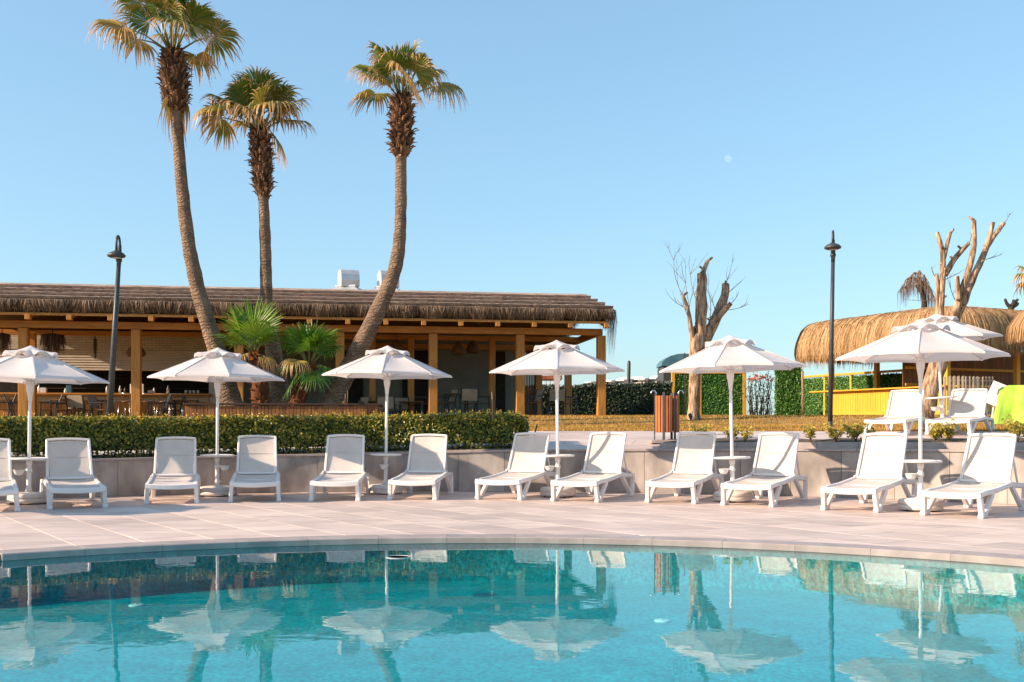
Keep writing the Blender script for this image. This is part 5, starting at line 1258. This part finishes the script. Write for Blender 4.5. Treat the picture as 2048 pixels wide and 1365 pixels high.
# small red kiosk and teal container
p = on(1100, 56); t = thing('red_kiosk', 'small red-brown kiosk with a railing, seen through the bar', 'kiosk', p)
q = MB(); q.box((0, 0, .9), (.95, 1.2, .5)); q.build('wall', m_redroof, t)
q = MB(); q.box((0, 0, 2.1), (1.25, 1.4, .22), bev=.03); q.build('roof', m_redroof, t)
for k in range(9): q = MB(); q.bar((-.45 + .11 * k, -.6, 1.15), (-.45 + .11 * k, -.6, 2.0), .03, .03); q.build('baluster', m_plastic if k % 2 else m_redroof, t)
q = MB(); q.box((0, -.6, 1.65), (1.0, .06, .06)); q.build('rail', m_redroof, t)
p = on(1368, 46); t = thing('teal_container', 'teal rounded-roof cabin behind the leafy screens', 'cabin', p)
q = MB(); q.box((0, .8, 1.05), (1.9, 1.6, 2.3), bev=.05); q.build('wall', m_dark, t)
q = MB(); q.sweep([(0, -.05, 2.2), (0, 1.7, 2.2)], [(cos(pi * k / 10) * 1.0, sin(pi * k / 10) * .55) for k in range(11)], up=(0, 0, 1)); q.build('roof', m_teal, t)
q = MB(); q.box((-.6, -.03, 1.3), (.5, .05, .5), bev=.01); q.build('window', m_glass, t)
# slim bare stem and spotlight by the cut tree
p = on(1369, 33); q = MB(); q.tube([(0, 0, -.05), (.02, 0, .8), (-.02, 0, 1.6), (.01, 0, 2.0)], [.028, .024, .02, .012], 6); o = q.build('bare_sapling', m_twig); o.location = p; tag(o, 'thin pale bare sapling left of the cut tree trunk', 'sapling')
p = on(1381, 26.6); t = thing('garden_spotlight', 'small dark spotlight at the foot of the cut tree', 'spotlight', p)
q = MB(); q.tube([(0, 0, 0), (0, 0, .08)], .012, 6); q.build('stake', m_dark, t); q = MB(); q.tube([(0, -.02, .08), (0, .07, .15)], [.045, .05], 10); q.build('housing', m_dark, t)
# things at the hut: picket crates, lime covered lounger
for k, (xp, d, lab) in enumerate(((1908, 33.0, 'pale wooden picket crate left of the others behind the rear right lounger'), (1936, 33.3, 'pale wooden picket crate, middle one behind the rear right lounger'), (1966, 33.6, 'pale wooden picket crate beside the lime cloth'))):
    p = on(xp, d); p.z = HZg + 1.03 if False else p.z; t = thing('picket_crate', lab, 'crate', p, .2 * k, 'pale picket crates')
    for j in range(4): q = MB(); q.box((-.2 + .135 * j, -.2, .62), (.055, .02, 1.28), bev=.003); q.build('picket', m_crate if 'm_crate' in globals() else m_canvas, t)
    for z in (.85, 1.12): q = MB(); q.box((0, -.185, z), (.5, .018, .05), bev=.003); q.build('rail', m_canvas, t)
    for j in range(4): q = MB(); q.box((-.2 + .135 * j, .2, .62), (.055, .02, 1.28), bev=.003); q.build('picket', m_canvas, t)
b0 = on(2046, 21.5)
t = thing('covered_lounger', 'lounger frame draped in a bright lime green cloth at the right edge', 'lounger', b0, -.35)
q = MB(); vs = []; nx, ny = 22, 16
for j in range(ny + 1):
    v = j / ny
    for i in range(nx + 1):
        u = i / nx; fold = (.055 * sin(u * 17 + 2.5 * v) + .025 * sin(u * 41)) * (1 - v) + .02 * mnoise.noise(Vector((u * 6, v * 4, 0)))
        z = .02 + .80 * v - .06 * max(0, .12 - u) * 8 * v; vs.append((-.42 + 1.2 * u - .16 * (1 - v) * (1 - u) * 1.2, -.22 + .28 * v ** 1.4 - fold, z))
q.add(vs, [(j * (nx + 1) + i, j * (nx + 1) + i + 1, (j + 1) * (nx + 1) + i + 1, (j + 1) * (nx + 1) + i) for j in range(ny) for i in range(nx)], True)
top = vs[-(nx + 1):]; q.add(list(top) + [(x, y + .45, z - .65) for x, y, z in top], [(i, i + 1, nx + 2 + i, nx + 1 + i) for i in range(nx)], True); q.build('cloth', m_lime, t)
q = MB(); q.rail([(-.46, -.02, .84), (-.52, .1, .5), (-.58, .25, 0)], .05, .04, up=(1, 0, 0)); q.bar((-.60, 0, .42), (-.40, .1, .86), .3, .02, up=(0, -1, 0)); q.build('frame', m_plastic, t)
# moon: sunlit sphere seen through the bright air
mm_, n_, N, L, out = nodes('moon_surface'); D_ = N.new('ShaderNodeBsdfDiffuse'); T_ = N.new('ShaderNodeBsdfTransparent'); A_ = N.new('ShaderNodeAddShader'); nz = N.new('ShaderNodeTexNoise'); nz.inputs['Scale'].default_value = .06; cr = N.new('ShaderNodeValToRGB')
tc = N.new('ShaderNodeTexCoord'); L.new(tc.outputs['Object'], nz.inputs['Vector']); cr.color_ramp.elements[0].color = (.02, .02, .02, 1); cr.color_ramp.elements[1].color = (.085, .08, .075, 1); cr.color_ramp.elements[0].position = .4; cr.color_ramp.elements[1].position = .6
L.new(nz.outputs['Fac'], cr.inputs[0]); L.new(cr.outputs[0], D_.inputs[0]); L.new(D_.outputs[0], A_.inputs[0]); L.new(T_.outputs[0], A_.inputs[1]); L.new(A_.outputs[0], out.inputs[0])
q = MB(); R_ = 9000 * 7.0 / F; q.lathe([(R_ * sin(pi * k / 24) if 0 < k < 24 else 0, -R_ * cos(pi * k / 24)) for k in range(25)], 36); o = q.build('moon', mm_); o.location = at(1456, 318, 9000); tag(o, 'pale daytime half moon in the clear sky', 'moon')
print('objects', len(bpy.data.objects), 'tris', sum(len(p.vertices) - 2 for o in bpy.data.objects if o.type == 'MESH' for p in o.data.polygons) if False else '')
